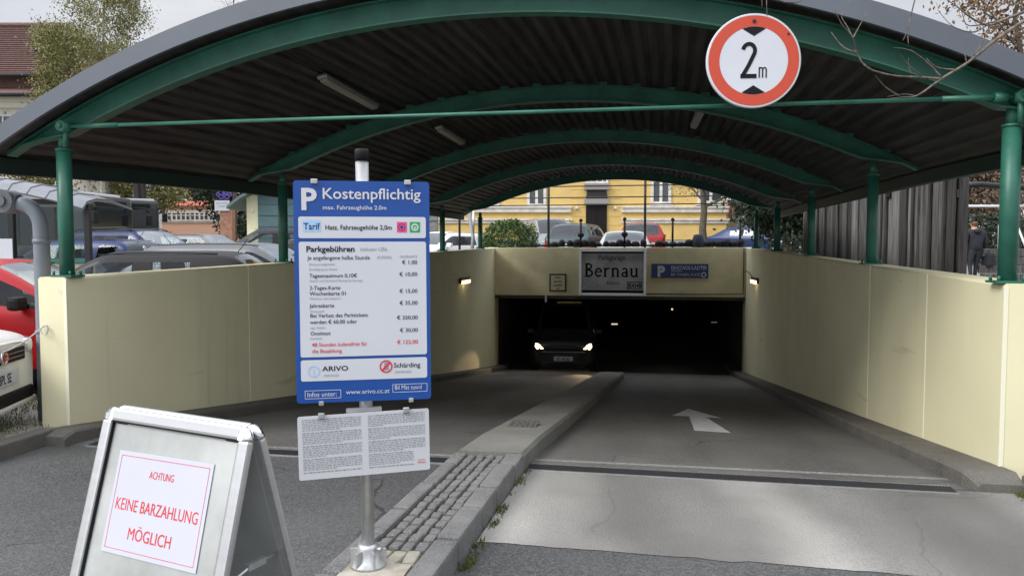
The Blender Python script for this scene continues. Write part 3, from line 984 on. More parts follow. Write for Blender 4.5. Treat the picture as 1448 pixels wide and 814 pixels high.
# ------------------------------------------------------------------ round 2 m height-limit sign
sx_, sy_ = P(1060, 5.28)
hs = thing('height_limit_sign', 'round red and white two metre height limit sign hanging from the front arch', 'road sign', (sx_, sy_, fz(87, 5.28)), YAW * 0.6)
FR = Matrix.Rotation(R(90), 4, 'X')           # lathe axis -> -y
def disc(r0, r1, y, n=64):
    m = MB()
    vs, fs = [], []
    for j in range(n):
        a = 2 * math.pi * j / n
        vs += [(r0 * math.cos(a), y, r0 * math.sin(a)), (r1 * math.cos(a), y, r1 * math.sin(a))]
    for j in range(n):
        k = (j + 1) % n
        fs.append((2 * j, 2 * j + 1, 2 * k + 1, 2 * k))
    if r0 < 1e-4: fs = [[2 * j + 1 for j in range(n)]]
    m.raw(vs, fs)
    return m
RS = 0.326
m = MB(); m.lathe([(RS - .004, -0.012), (RS, -0.008), (RS, 0.014), (RS - .006, 0.018)], n=64, T=FR)
sub('plate', m, M['sign_white'], hs)
sub('red_ring', disc(RS * .722, RS * .955, -0.0195), M['sign_red'], hs)
m = MB()
def ring_seg(a0, a1, rr, zap):
    return [(rr * math.cos(a0 + (a1 - a0) * i / 8), rr * math.sin(a0 + (a1 - a0) * i / 8)) for i in range(9)] + [(0, zap)]
rr = RS * .716
p1 = ring_seg(R(70), R(110), rr, RS * .52)
m.raw([(x, -0.0205, z) for x, z in p1], [list(range(len(p1)))])
p2 = ring_seg(R(250), R(290), rr, -RS * .52)
sub('arrow', m, M['ink'], hs)
m = MB(); m.raw([(x, -0.0205, z) for x, z in p2], [list(range(len(p2)))])
sub('arrow', m, M['ink'], hs)
m = MB()
def stroke(mb, pts, w, y=-0.021):
    n = len(pts); L, Rr = [], []
    for i in range(n):
        a = Vector(pts[max(0, i - 1)]); b = Vector(pts[min(n - 1, i + 1)])
        d = (b - a).normalized(); q = Vector((-d.y, d.x)) * w / 2
        L.append(Vector(pts[i]) + q); Rr.append(Vector(pts[i]) - q)
    mb.raw([(p.x, y, p.y) for p in L + Rr], [(i, i + 1, n + i + 1, n + i) for i in range(n - 1)])
u = RS
def arcp(cx, cz, r1, r2, a0, a1, n=14): return [(cx + r1 * math.cos(R(a0 + (a1 - a0) * i / n)), cz + r2 * math.sin(R(a0 + (a1 - a0) * i / n))) for i in range(n + 1)]
two = arcp(-.10 * u, .21 * u, .125 * u, .145 * u, 170, -20) + [(-.10 * u, -.09 * u), (-.225 * u, -.31 * u)]
stroke(m, two, 0.062 * u * 1.35)
stroke(m, [(-.275 * u, -.325 * u), (.065 * u, -.325 * u)], 0.09 * u)
for k in (0, 1): stroke(m, arcp(.155 * u + k * .075 * u, -.195 * u, .0375 * u, .045 * u, 170, 10, 8) + [(.19 * u + k * .075 * u, -.365 * u)], 0.026 * u)
stroke(m, [(.12 * u, -.14 * u), (.12 * u, -.365 * u)], 0.026 * u)
sub('lettering', m, M['ink'], hs)
m = MB()
m.tube([(0, -0.019, RS * .83), (0, -0.026, RS * .83)], 0.013, 10)
m.tube([(RS * .72, -0.019, RS * .55), (RS * .72, -0.024, RS * .55)], 0.008, 8)
sub('bolt', m, M['dark_metal'], hs)
m = MB(); m.box((0, 0.09, 0.20), (0.03, 0.20, 0.03)); m.box((0, 0.2, 0.24), (0.05, 0.03, 0.14)); m.box((0, 0.026, 0.1), (0.4, 0.02, 0.03))
sub('bracket', m, M['steel'], hs)

# ================================================================== PRICE SIGN ON ITS POLE
px_, py_ = P(517, 3.42)
ps = thing('price_sign', 'tall blue parking price board and white notice on a galvanised pole', 'price sign', (px_, py_, 0.128), R(9.6))
BT, BB = fz(256, 3.36) - 0.128, fz(567, 3.36) - 0.128     # board top and bottom above the footing
PT = fz(211, 3.42) - 0.128
m = MB()
m.tube([(0, 0, 0), (-0.012, 0, PT - .05)], 0.030, 24)
pole = sub('pole', m, M['steel'], ps)
m = MB(); m.tube([(-.012, 0, PT - .055), (-.0122, 0, PT - .01), (-.0122, 0, PT)], [0.0325, 0.0325, 0.029], 24)
sub('pole_cap', m, M['black'], ps)
m = MB()
m.lathe([(0.085, 0), (0.085, 0.012), (0.06, 0.03), (0.05, 0.085), (0.045, 0.10), (0.036, 0.105)], n=18)
for i in range(6):
    a = i * math.pi / 3
    m.box((0.058 * math.cos(a), 0.058 * math.sin(a), 0.045), (0.055, 0.012, 0.075), rz=a, bev=0.004)
m.tube([(0.05, -0.03, 0.09), (0.07, -0.045, 0.09)], 0.011, 6)
sub('pole_foot', m, M['steel'], ps)
BW = 0.602
TB = Matrix.Translation((0.005, -0.055, 0)) @ Matrix.Rotation(R(10), 4, 'Z') @ Matrix.Rotation(R(-.2), 4, 'Y')
def xb_px(px): return (px - 510) / 193 * BW        # board-face x from the photograph's width
BH = BT - BB
def zb_py(py): return BB + (568 - py) / 312 * BH
def rrect(mb, x0, x1, z0, z1, off, r=0.015):
    pts = []
    for cx, cz, a0 in ((x1 - r, z1 - r, 0), (x0 + r, z1 - r, 90), (x0 + r, z0 + r, 180), (x1 - r, z0 + r, 270)):
        pts += [(cx + r * math.cos(R(a0 + 15 * i)), -off, cz + r * math.sin(R(a0 + 15 * i))) for i in range(7)]
    mb.raw(pts, [list(range(len(pts)))])
def rplate(mb, x0, x1, z0, z1, y0, y1, r=0.015):
    poly = []
    for cx, cz, a0 in ((x1 - r, z1 - r, 0), (x0 + r, z1 - r, 90), (x0 + r, z0 + r, 180), (x1 - r, z0 + r, 270)):
        poly += [(cx + r * math.cos(R(a0 + 15 * i)), cz + r * math.sin(R(a0 + 15 * i))) for i in range(7)]
    mb.prism(poly, y0, y1)
m = MB(TB); rplate(m, -BW / 2, BW / 2, BB, BT, 0, 0.006)
board = sub('price_board', m, M['blue'], ps)
m = MB(TB)
for a, b in ((306, 336), (341, 503), (507, 537)):
    rrect(m, xb_px(420), xb_px(601), zb_py(b), zb_py(a), 0.0015, 0.010)
sub('white_field', m, M['sign_white'], board)
m = MB(TB)
def tl(mb, s, px, py, hpx, align='LEFT', sx=1.0, bold=0.0, off=0.003):
    mb.text(s, xb_px(px), zb_py(py), hpx * BH / 312 / 0.72, off, align, sx * 1.14, bold)
tl(m, 'P', 423, 296, 30, bold=0.03, sx=0.90)
tl(m, 'Kostenpflichtig', 453, 281, 15.5, sx=0.93, bold=0.010)
tl(m, 'max. Fahrzeughöhe 2.0m', 454, 296, 6, sx=0.92, bold=.006)
tl(m, 'www.arivo.cc.at', 483, 557, 6.6, sx=0.90)
tl(m, 'Infos unter:', 428, 559, 7, sx=.80)
tl(m, 'Bil Mät tuscd', 553, 553, 6.5, sx=.72)
def frame_lines(mb, x0, x1, y0, y1, w=0.7):
    mb.marks.append(len(mb.f))
    X0, X1, Z0, Z1 = xb_px(x0), xb_px(x1), zb_py(y1), zb_py(y0)
    e = w * BH / 312
    for a, b, c, d in ((X0, X1, Z0, Z0 + e), (X0, X1, Z1 - e, Z1), (X0, X0 + e, Z0, Z1), (X1 - e, X1, Z0, Z1)):
        mb.raw([(a, -.003, c), (b, -.003, c), (b, -.003, d), (a, -.003, d)], [(0, 1, 2, 3)])
frame_lines(m, 425, 476, 550, 562); frame_lines(m, 550, 601, 545, 557)
sub_lines('lettering', m, M['white'], board)
m = MB(TB)
tl(m, 'Hatz. Fahrzeugehöhe 2,0m', 457, 324, 6.6, sx=0.82, bold=0.012)
tl(m, 'Parkgebühren', 430, 355, 8.2, sx=0.92, bold=0.022)
tl(m, 'Je angefangene halbe Stunde', 432, 366, 5.6, sx=0.85, bold=.004)
for s, y in (('Tagesmaximum 0,10€', 391), ('2-Tages-Karte', 408), ('Wochenkarte 01', 416), ('Jahreskarte', 433), ('Bei Verlust des Parktickets', 447), ('werden € 60,00 oder', 456), ('Onolmot', 472)):
    tl(m, s, 434, y, 5.4, sx=0.86, bold=.006)
for s, y in (('€ 1,00', 373), ('€ 10,00', 390), ('€ 15,00', 414), ('€ 35,00', 431), ('€ 350,00', 452), ('€ 30,00', 470)):
    tl(m, s, 588, y, 5.6, 'RIGHT', sx=0.92, bold=.006)
tl(m, 'ARIVO', 450, 523, 7, sx=1.1, bold=0.012)
tl(m, 'Schärding', 552, 521, 7, sx=0.88, bold=0.008)
sub_lines('lettering', m, M['ink'], board)
m = MB(TB)
tl(m, 'inklusiv USt.', 506, 354, 5.2, sx=0.95)
tl(m, '(0,50/0h)', 530, 365, 4, sx=.9)
tl(m, 'DAUERKARTE', 588, 364, 3.6, 'RIGHT', sx=.7)
for s, y in (('Einsteuermöglichkeit', 374), ('Ermäßigung am Abend', 381), ('Abend- und Nachttarif Montag bis Samstag', 397), ('Mitnahme und Umtausch', 422), ('Wintertarif', 440), ('zzgl. Gebühr', 463), ('Parkende', 478)):
    tl(m, s, 434, y, 3.3, sx=0.8)
tl(m, 'SERVICES', 452, 531, 3.2); tl(m, 'GEMEINDE', 553, 529, 3.2)
sub_lines('lettering', m, M['grey_ink'], board)
m = MB(TB)
tl(m, '48 Stunden kulanzfrist für', 436, 488, 5.4, sx=0.86, bold=.008)
tl(m, 'die Bezahlung.', 436, 497, 5.4, sx=0.86, bold=.008)
tl(m, '€ 125,00', 588, 487, 5.6, 'RIGHT', sx=0.92, bold=.01)
def ringp(mb, px, py, r0, r1, off=.003):
    k = BH / 312
    vs, fs = [], []
    for j in range(24):
        a = 2 * math.pi * j / 24
        vs += [(xb_px(px) + r * k * math.cos(a), -off, zb_py(py) + r * k * math.sin(a)) for r in (r0, r1)]
    fs = [(2 * j, 2 * j + 1, (2 * j + 3) % 48, (2 * j + 2) % 48) for j in range(24)] if r0 > 0 else [[2 * j + 1 for j in range(24)]]
    mb.raw(vs, fs)
m.marks.append(len(m.f)); ringp(m, 541, 519, 7.2, 9.2)
q0, q1 = (535, 525), (547, 513)
m.raw([(xb_px(q0[0] - 1), -.0034, zb_py(q0[1] - 1)), (xb_px(q0[0] + 1), -.0034, zb_py(q0[1] + 1)), (xb_px(q1[0] + 1), -.0034, zb_py(q1[1] + 1)), (xb_px(q1[0] - 1), -.0034, zb_py(q1[1] - 1))], [(0, 1, 2, 3)])
sub_lines('lettering', m, M['print_red'], board)
m = MB(TB); ringp(m, 541, 519, 0, 3.2, .0025)
m.raw([(xb_px(538), -.0026, zb_py(524)), (xb_px(545), -.0026, zb_py(524)), (xb_px(544), -.0026, zb_py(513)), (xb_px(539), -.0026, zb_py(513))], [(0, 1, 2, 3)])
sub('grey_emblem', m, M['grey_ink'], board)
m = MB(TB)
rrect(m, xb_px(426), xb_px(451), zb_py(327), zb_py(311), .0024, .004)
m.marks.append(len(m.f)); ringp(m, 438, 523, 6.5, 8.2); tl(m, 'i', 436.8, 527, 8, bold=.01)
sub_lines('light_blue_print', m, M['light_blue'], board)
m = MB(TB); tl(m, 'Tarif', 427, 324, 9.5, sx=0.76, bold=0.012, off=.0034)
sub('blue_lettering', m, M['blue_dark'], board)
m = MB(TB); rrect(m, xb_px(559), xb_px(573.5), zb_py(328), zb_py(313), .0024, .002); sub('pink_field', m, M['pink'], board)
m = MB(TB); ringp(m, 566, 320.5, 4.2, 5.2, .003); ringp(m, 566, 320.5, 0, 2.2, .003)
sub('dark_emblem', m, M['blue_dark'], board)
m = MB(TB); rrect(m, xb_px(577.5), xb_px(592.5), zb_py(328), zb_py(313), .0024, .002); sub('green_field', m, M['print_green'], board)
m = MB(TB); ringp(m, 585, 320.5, 3.2, 5.2, .003)
m.raw([(xb_px(583), -.003, zb_py(320)), (xb_px(587), -.003, zb_py(320)), (xb_px(585), -.003, zb_py(324))], [(0, 1, 2)])
sub('white_emblem', m, M['white'], board)
for px in (443, 575):
    m = MB(TB); m.box((xb_px(px), -0.004, BT - 0.004), (0.03, 0.018, 0.022), bev=.004)
    sub('clamp', m, M['steel'], ps)
for px in (448, 577):
    m = MB(TB); m.box((xb_px(px), -0.004, BB - 0.002), (0.022, 0.014, 0.02), bev=.004)
    sub('clamp', m, M['steel'], ps)
m = MB(TB)
for z in (BT - .1, BB + .1): m.box((0.0, 0.03, z), (0.34, 0.02, 0.035))
sub('bracket', m, M['steel'], ps)
# white notice below
NT, NB = fz(583, 3.36) - .128, fz(671, 3.36) - .128
TN = Matrix.Translation((0.012, -0.058, 0)) @ Matrix.Rotation(R(14), 4, 'Z') @ Matrix.Rotation(R(-1.0), 4, 'Y')
NW = 0.59
m = MB(TN); rplate(m, -NW / 2, NW / 2, NB, NT, 0, 0.005, .01)
notice = sub('notice_board', m, M['white'], ps)
m = MB(TN)
rng = random.Random(21)
for col in (0, 1):
    x0_ = -NW / 2 + 0.02 + col * (NW / 2 - 0.005)
    z = NT - 0.018
    row = 0
    while z > NB + 0.03:
        x = x0_; xe = x0_ + NW / 2 - 0.035
        if row % 7 == 6: xe = x0_ + rng.uniform(.06, .2)
        if col == 1 and z < NB + .10: xe -= 0.055
        h = 0.0030 if row % 7 else 0.0040
        while x < xe:
            w = rng.uniform(.004, .020)
            m.raw([(x, -.0015, z), (min(x + w, xe), -.0015, z), (min(x + w, xe), -.0015, z + h), (x, -.0015, z + h)], [(0, 1, 2, 3)])
            x += w + rng.uniform(.003, .005)
        z -= 0.0078 if row % 7 != 6 else 0.013
        row += 1
sub('fine_print', m, M['grey_ink'], notice, kind='stuff')
m = MB(TN); m.text('arivo', NW / 2 - .055, NB + .045, .016, .002)
m.raw([(NW / 2 - .058, -.002, NB + .036), (NW / 2 - .02, -.002, NB + .036), (NW / 2 - .02, -.002, NB + .039), (NW / 2 - .058, -.002, NB + .039)], [(0, 1, 2, 3)])
sub('red_print', m, M['print_red'], notice)
for px, zz in ((-.19, NT), (.19, NT)):
    m = MB(TN); m.box((px, -.004, zz), (.028, .018, .026), bev=.004)
    sub('clamp', m, M['steel'], ps)
m = MB(TN); m.box((0.0, 0.028, NT + .008), (0.16, 0.02, 0.02)); m.box((0, .028, NB + .05), (.1, .02, .02))
sub('bracket', m, M['steel'], ps)

# ================================================================== A-BOARD
ab = thing('sandwich_board', 'aluminium sandwich board with a white paper notice standing on the asphalt', 'sandwich board', (*P(250, 2.30), 0.0), YAW + R(-27))
AW, AH, LEAN = 0.655, 1.125, math.atan(0.27)
def panel(side):
    """leaning panel; local plane coordinates x across, z up along the slope, front at -y"""
    s = -1 if side == 'front' else 1
    T = Matrix.Translation((0, s * (math.sin(LEAN) * AH + 0.012), 0)) @ Matrix.Rotation(R(0 if s < 0 else 180), 4, 'Z') @ Matrix.Rotation(-LEAN, 4, 'X')
    p = MB(T); p.box((0, 0.008, AH / 2), (AW - .05, 0.008, AH - .05))
    pan = sub(side + '_panel', p, M['alu_panel'], ab)
    fr = MB(T); w = 0.042
    zz = [0.0, AH]
    for x in (-AW / 2 + w / 2, AW / 2 - w / 2): fr.box((x, 0, AH / 2 - .01), (w, 0.026, AH - 0.06), bev=.009)
    for z in (w / 2 + .004, AH - w / 2): fr.box((0, 0, z), (AW - 2 * w + .004, 0.026, w), bev=.009)
    frm = sub('frame', fr, M['alu'], ab)
    for x, z, a0 in ((AW / 2 - w, AH - w, 0), (-AW / 2 + w, AH - w, 90)):
        cc = MB(T)
        vs = []
        prof = [(0.0, -.014), (w * .6, -.0155), (w, -.009), (w * 1.01, .009), (w * .6, .014), (0, .014)]
        rings = []
        for i in range(9):
            a = R(a0 + 90 * i / 8)
            rings.append([(x + r * math.cos(a), yy, z + r * math.sin(a)) for r, yy in prof])
        cc.sweep(rings, smooth=True)
        sub('corner_cap', cc, M['chrome'], ab)
    gk = MB(T); e = 0.004
    for x in (-AW / 2 + w + e / 2, AW / 2 - w - e / 2): gk.box((x, 0.0, AH / 2), (e, 0.012, AH - 2 * w))
    gk.box((0, 0, AH - w - e / 2), (AW - 2 * w, .012, e))
    sub('gasket', gk, M['black'], ab)
    return T
TF = panel('front')
panel('rear')
# hinge, stay and the paper sheet
m = MB()
ztop = AH * math.cos(LEAN)
for x in (-AW / 2 + .08, AW / 2 - .08): m.box((x, 0, ztop - .035), (.05, .05, .03), bev=.006)
sub('hinge', m, M['dark_metal'], ab)
for x in (-AW / 2 + .05, AW / 2 - .045):
    m = MB()
    m.tube([(x, -0.125, .62), (x, 0.0, .655), (x, 0.125, .66)], 0.006, 6)
    m.box((x, .03, .657), (.014, .07, .02))
    sub('stay', m, M['steel'], ab)
pz0, pz1, pw_ = AH - .435, AH - .125, 0.425
TP = TF @ Matrix.Translation((-0.012, 0.0005, 0)) @ Matrix.Translation((0, 0, (pz0 + pz1) / 2)) @ Matrix.Rotation(R(-1.2), 4, 'Y') @ Matrix.Translation((0, 0, -(pz0 + pz1) / 2))
m = MB(TP)
rings = []
for i in range(9):
    x = -pw_ / 2 + pw_ * i / 8
    rings.append([(x, 0.0006 - 0.0003 * math.sin(i * 1.1), pz0 + .0), (x, 0.0007 - 0.0003 * math.sin(i * .9 + 1), (pz0 + pz1) / 2), (x, 0.0006, pz1)])
m.sweep(rings, closed_ring=False, smooth=True)
paper = sub('paper_notice', m, M['paper'], ab, label='white paper sheet with red German text about no cash payment')
m = MB(TP)
b0 = 0.014
for a, b, c, d in ((-pw_ / 2 + b0, pw_ / 2 - b0, pz0 + b0, pz0 + b0 + .0015), (-pw_ / 2 + b0, pw_ / 2 - b0, pz1 - b0 - .0015, pz1 - b0), (-pw_ / 2 + b0, -pw_ / 2 + b0 + .0015, pz0 + b0, pz1 - b0), (pw_ / 2 - b0 - .0015, pw_ / 2 - b0, pz0 + b0, pz1 - b0)):
    m.raw([(a, -.0002, c), (b, -.0002, c), (b, -.0002, d), (a, -.0002, d)], [(0, 1, 2, 3)])
m.text('ACHTUNG', 0.0, pz0 + .238, .032, .0002, 'CENTER', .70, .0)
m.text('KEINE BARZAHLUNG', 0.0, pz0 + .132, .051, .0002, 'CENTER', .765, .0)
m.text('MÖGLICH', -0.006, pz0 + .050, .051, .0002, 'CENTER', .86, .0)
sub_lines('lettering', m, M['print_red'], paper)

# ================================================================== SIGNS AND LAMPS AT THE PORTAL
def pf(px, py): # point on the portal face
    r = Vector((CY, SY, 0)) * ((px - 724) / F_PX) + Vector((-SY, CY, 0)) * math.cos(PITCH) + Vector((0, 0, -math.sin(PITCH))) + Vector((-SY * math.sin(PITCH), CY * math.sin(PITCH), math.cos(PITCH))) * ((407 - py) / F_PX)
    k = PY / r.y
    return r.x * k, EYE + r.z * k
def pbox(px0, py0, px1, py1):
    xm = [pf(px0, (py0 + py1) / 2)[0], pf(px1, (py0 + py1) / 2)[0]]
    z1_, z0_ = pf((px0 + px1) / 2, py0)[1], pf((px0 + px1) / 2, py1)[1]
    return xm[0], xm[1], z0_, z1_
x0, x1, z0, z1 = pbox(819, 352, 914, 417.5)
lb = thing('lightbox_sign', 'large framed Bernau car park sign in the middle of the cream portal beam', 'sign', ((x0 + x1) / 2, PY - .002, z0))
w, h = x1 - x0, z1 - z0
m = MB(); fw = 0.075
for s in (-1, 1): m.box((s * (w / 2 - fw / 2), -.07, h / 2), (fw, .14, h), bev=.01)
for z in (fw / 2, h - fw / 2): m.box((0, -.07, z), (w - 2 * fw, .14, fw), bev=.008)
sub('frame', m, M['alu'], lb)
m = MB(); m.box((0, -.04, h / 2), (w - 2 * fw, .06, h - 2 * fw))
sub('panel', m, mat('faded_panel', (0.25, 0.26, 0.26), 0.35, col2=(0.46, 0.47, 0.46), scale=1.6), lb)
def serif_word(mb, xc, z, H, off):
    """BERNAU set in heavy serif letters drawn as strokes"""
    th, tn = H * .17, H * .07
    def bar(x, z0, z1, w=th): mb.raw([(x - w / 2, -off, z0), (x + w / 2, -off, z0), (x + w / 2, -off, z1), (x - w / 2, -off, z1)], [(0, 1, 2, 3)])
    def ser(x, z, w): bar(x, z, z + tn * .8, w)
    def arcs(cx, cz, r1, r2, a0, a1, w): stroke(mb, arcp(cx, cz, r1, r2, a0, a1, 18), w, -off)
    x = xc - 2.05 * H
    xh = H * .66
    # B
    bar(x + .17 * H, z, z + H); ser(x + .17 * H, z, .34 * H); ser(x + .17 * H, z + H - tn * .8, .34 * H)
    arcs(x + .25 * H, z + .77 * H, .27 * H, .19 * H, 90, -90, th * .75); arcs(x + .25 * H, z + .28 * H, .33 * H, .24 * H, 90, -90, th * .8)
    x += .78 * H
    # e
    arcs(x + .26 * H, z + xh / 2, .21 * H, xh * .43, 20, 320, th * .72); bar(x + .27 * H, z + xh * .5, z + xh * .5 + tn, .36 * H)
    arcs(x + .26 * H, z + xh / 2, .21 * H, xh * .43, 0, 30, th * .72)
    x += .60 * H
    # r
    bar(x + .14 * H, z, z + xh, th * .85); ser(x + .14 * H, z, .32 * H); ser(x + .08 * H, z + xh - tn, .16 * H); arcs(x + .36 * H, z + xh * .62, .19 * H, xh * .32, 165, 60, th * .7)
    x += .56 * H
    # n
    for kx in (.14, .50): bar(x + kx * H, z, z + xh * (1 if kx < .2 else .75), th * .85); ser(x + kx * H, z, .29 * H)
    ser(x + .08 * H, z + xh - tn, .16 * H); arcs(x + .32 * H, z + xh * .70, .18 * H, xh * .25, 175, 0, th * .75)
    x += .74 * H
    # a
    bar(x + .40 * H, z, z + xh * .75, th * .85); ser(x + .46 * H, z, .16 * H); arcs(x + .25 * H, z + xh * .72, .15 * H, xh * .23, 160, 0, th * .7); arcs(x + .24 * H, z + xh * .28, .16 * H, xh * .22, 0, 360, th * .7)
    x += .60 * H
    # u
    for kx in (.14, .50): bar(x + kx * H, z + (xh * .25 if kx < .2 else 0), z + xh, th * .85); ser(x + (kx - .05) * H, z + xh - tn, .18 * H)
    arcs(x + .31 * H, z + xh * .30, .17 * H, xh * .25, 180, 340, th * .75); ser(x + .56 * H, z, .16 * H)
m = MB()
serif_word(m, 0.0, h * .40, h * .295, .073)
m.text('Parkgarage', -.02, h * .765, .19, .072, 'CENTER', .9)
m.text('Eainuls', .02, h * .235, .13, .072, 'CENTER', .95)
for a, b, c, d in ((.40, .80, .17, .19), (.40, .80, .36, .38), (.40, .42, .17, .38), (.78, .80, .17, .38)):
    m.raw([(a, -.0725, c), (b, -.0725, c), (b, -.0725, d), (a, -.0725, d)], [(0, 1, 2, 3)])
m.text('BXHB', .60, .215, .17, .0725, 'CENTER', .8, .03)
m.raw([(-w / 2 + fw, -.072, fw), (w / 2 - fw, -.072, fw), (w / 2 - fw, -.072, fw + .07), (-w / 2 + fw, -.072, fw + .07)], [(0, 1, 2, 3)])
m.raw([(-w / 2 + fw, -.072, h - fw - .045), (w / 2 - fw, -.072, h - fw - .045), (w / 2 - fw, -.072, h - fw), (-w / 2 + fw, -.072, h - fw)], [(0, 1, 2, 3)])
sub_lines('lettering', m, M['ink'], lb)
m = MB()
stroke(m, arcp(-.48, .29, .10, .05, 0, 360, 20), .012, -.0722)
stroke(m, [(-.45, .27), (-.25, .22), (-.1, .20)], .012, -.0722)
sub('faded_drawing', m, M['grey_ink'], lb)
# blue P panel
x0, x1, z0, z1 = pbox(921, 373, 1001.5, 393)
t = thing('parking_sign', 'dark blue horizontal parking panel with white P right of the Bernau sign', 'sign', ((x0 + x1) / 2, PY - .002, z0))
w, h = x1 - x0, z1 - z0
m = MB(); m.box((0, -.015, h / 2), (w, .03, h), bev=.006); sub('panel', m, M['blue_dark'], t)
m = MB()
m.text('P', -w / 2 + .16, .045, h * 1.02, .0315, 'LEFT', .95, .05)
m.text('EINSTADE-LADTZI', -w / 2 + .52, h * .60, .145, .0315, 'LEFT', .78, .008)
m.text('HOFMARKT', -w / 2 + .52, h * .44, .07, .0315, 'LEFT', .8)
m.text('BEI TOUREN. PLATZ', -w / 2 + .52, h * .16, .10, .0315, 'LEFT', .85)
stroke(m, arcp(w / 2 - .12, h * .25, .055, .055, 0, 360, 20), .028, -.0315)
stroke(m, [(w / 2 - .2, h * .8), (w / 2 - .06, h * .74)], .02, -.0315)
sub('lettering', m, mat('dim_white_print', (0.48, 0.52, 0.58), .5), t)
# small notice
x0, x1, z0, z1 = pbox(777, 387, 801, 412)
t = thing('small_notice', 'small cream notice with a dark frame left of the Bernau sign', 'notice', ((x0 + x1) / 2, PY - .002, z0))
w, h = x1 - x0, z1 - z0
m = MB(); m.box((0, -.012, h / 2), (w, .02, h)); sub('frame', m, M['dark_metal'], t)
m = MB(); m.box((0, -.024, h / 2), (w - .08, .006, h - .08)); sub('panel', m, mat('cream_notice', (0.55, 0.50, 0.36), .6), t)
m = MB()
for s, z in (('Nutzt', .80), ('Sporren', .58), ('aussebile', .37), ('auf', .18)): m.text(s, 0, h * z - .03, .085, .0285, 'CENTER', .8, .012)
sub('lettering', m, M['ink'], t)

def wall_lamp(x, y, z, s, label):
    t = thing('wall_lamp', label, 'wall lamp', (x, y, z), 0, 'lit lamps on the ramp walls')
    m = MB(); m.box((-s * .03, 0, 0.02), (.06, .92, .14), bev=.025)
    sub('housing', m, M['dark_metal'], t)
    m = MB(); m.box((-s * .066, 0, -.02), (.034, .84, .085), bev=.014)
    sub('lamp_tube', m, emit('lamp_glow', (1.0, .78, .42), 1.1), t)
    m = MB(); m.tube([(-s * .02, .3, .03), (-s * .02, 1.0, .16), (-s * .02, 1.6, .20)], .012, 6)
    sub('cable', m, M['dark_metal'], t)
    ld = bpy.data.lights.new('wall_lamp_light', 'AREA'); ld.energy = 0.5; ld.color = (1, .8, .5); ld.shape = 'RECTANGLE'; ld.size = .5; ld.size_y = .08
    lo = bpy.data.objects.new('lamp_light', ld); C.objects.link(lo); lo.parent = t
    lo.location = (-s * .10, 0, -.03); lo.rotation_euler = (0, s * R(35), R(90) * 0)
wall_lamp(xl(17.2), 17.2, fz(397, 17.7), -1, 'lit slim wall lamp on the left ramp wall near the garage mouth')
wall_lamp(xr(18.2), 18.2, fz(397.5, 17.4), 1, 'lit slim wall lamp on the right ramp wall near the garage mouth')

# ================================================================== VEHICLES
def subdivided(mb, levels):
    o = mb.build('body_source', [M['black']] * 9, None, fix=False)
    md = o.modifiers.new('s', 'SUBSURF'); md.levels = levels; md.render_levels = levels
    dg = bpy.context.evaluated_depsgraph_get()
    me = bpy.data.meshes.new_from_object(o.evaluated_get(dg))
    vs = [v.co.copy() for v in me.vertices]
    fs = [(list(p.vertices), p.material_index) for p in me.polygons]
    old = o.data
    bpy.data.objects.remove(o); bpy.data.meshes.remove(old); bpy.data.meshes.remove(me)
    return vs, fs
def islands(fs):
    par = {}
    def find(a):
        while par[a] != a:
            par[a] = par[par[a]]; a = par[a]
        return a
    for f in fs:
        for v in f: par.setdefault(v, v)
        r = find(f[0])
        for v in f[1:]: par[find(v)] = r
    gs = {}
    for f in fs: gs.setdefault(find(f[0]), []).append(f)
    return list(gs.values())
_paint = {}
def paint(name, col, metal=0.3, rough=0.36):
    if name not in _paint: _paint[name] = mat('car_paint_' + name, col, rough, metal=metal * .4, coat=0.10, spec=.25)
    return _paint[name]
CAR = dict(
    hatch=dict(L=4.0, W=1.72, H=1.46, hood=.84, cowl=1.02, cowlx=1.05, wst=1.75, b=(2.22, 2.31), c=(3.02, 3.16), rr=3.50, rb=3.86, belt=(.92, 1.0), tail=.98, qglass=False),
    wagon=dict(L=4.6, W=1.80, H=1.47, hood=.80, cowl=1.0, cowlx=1.35, wst=2.05, b=(2.55, 2.64), c=(3.38, 3.47), rr=4.15, rb=4.45, belt=(.92, .99), tail=.98, qglass=True),
    suv=dict(L=4.5, W=1.83, H=1.66, hood=.98, cowl=1.14, cowlx=1.25, wst=1.95, b=(2.45, 2.54), c=(3.32, 3.41), rr=4.02, rb=4.36, belt=(1.06, 1.14), tail=1.1, qglass=True),
    sedan=dict(L=4.6, W=1.78, H=1.43, hood=.78, cowl=.98, cowlx=1.25, wst=2.0, b=(2.42, 2.51), c=(3.15, 3.25), rr=3.35, rb=4.0, belt=(.90, .97), tail=1.0, qglass=False),
    mpv=dict(L=4.7, W=1.86, H=1.90, hood=.95, cowl=1.14, cowlx=.92, wst=1.85, b=(2.3, 2.39), c=(3.3, 3.4), rr=4.35, rb=4.6, belt=(1.02, 1.08), tail=1.06, qglass=True),
)
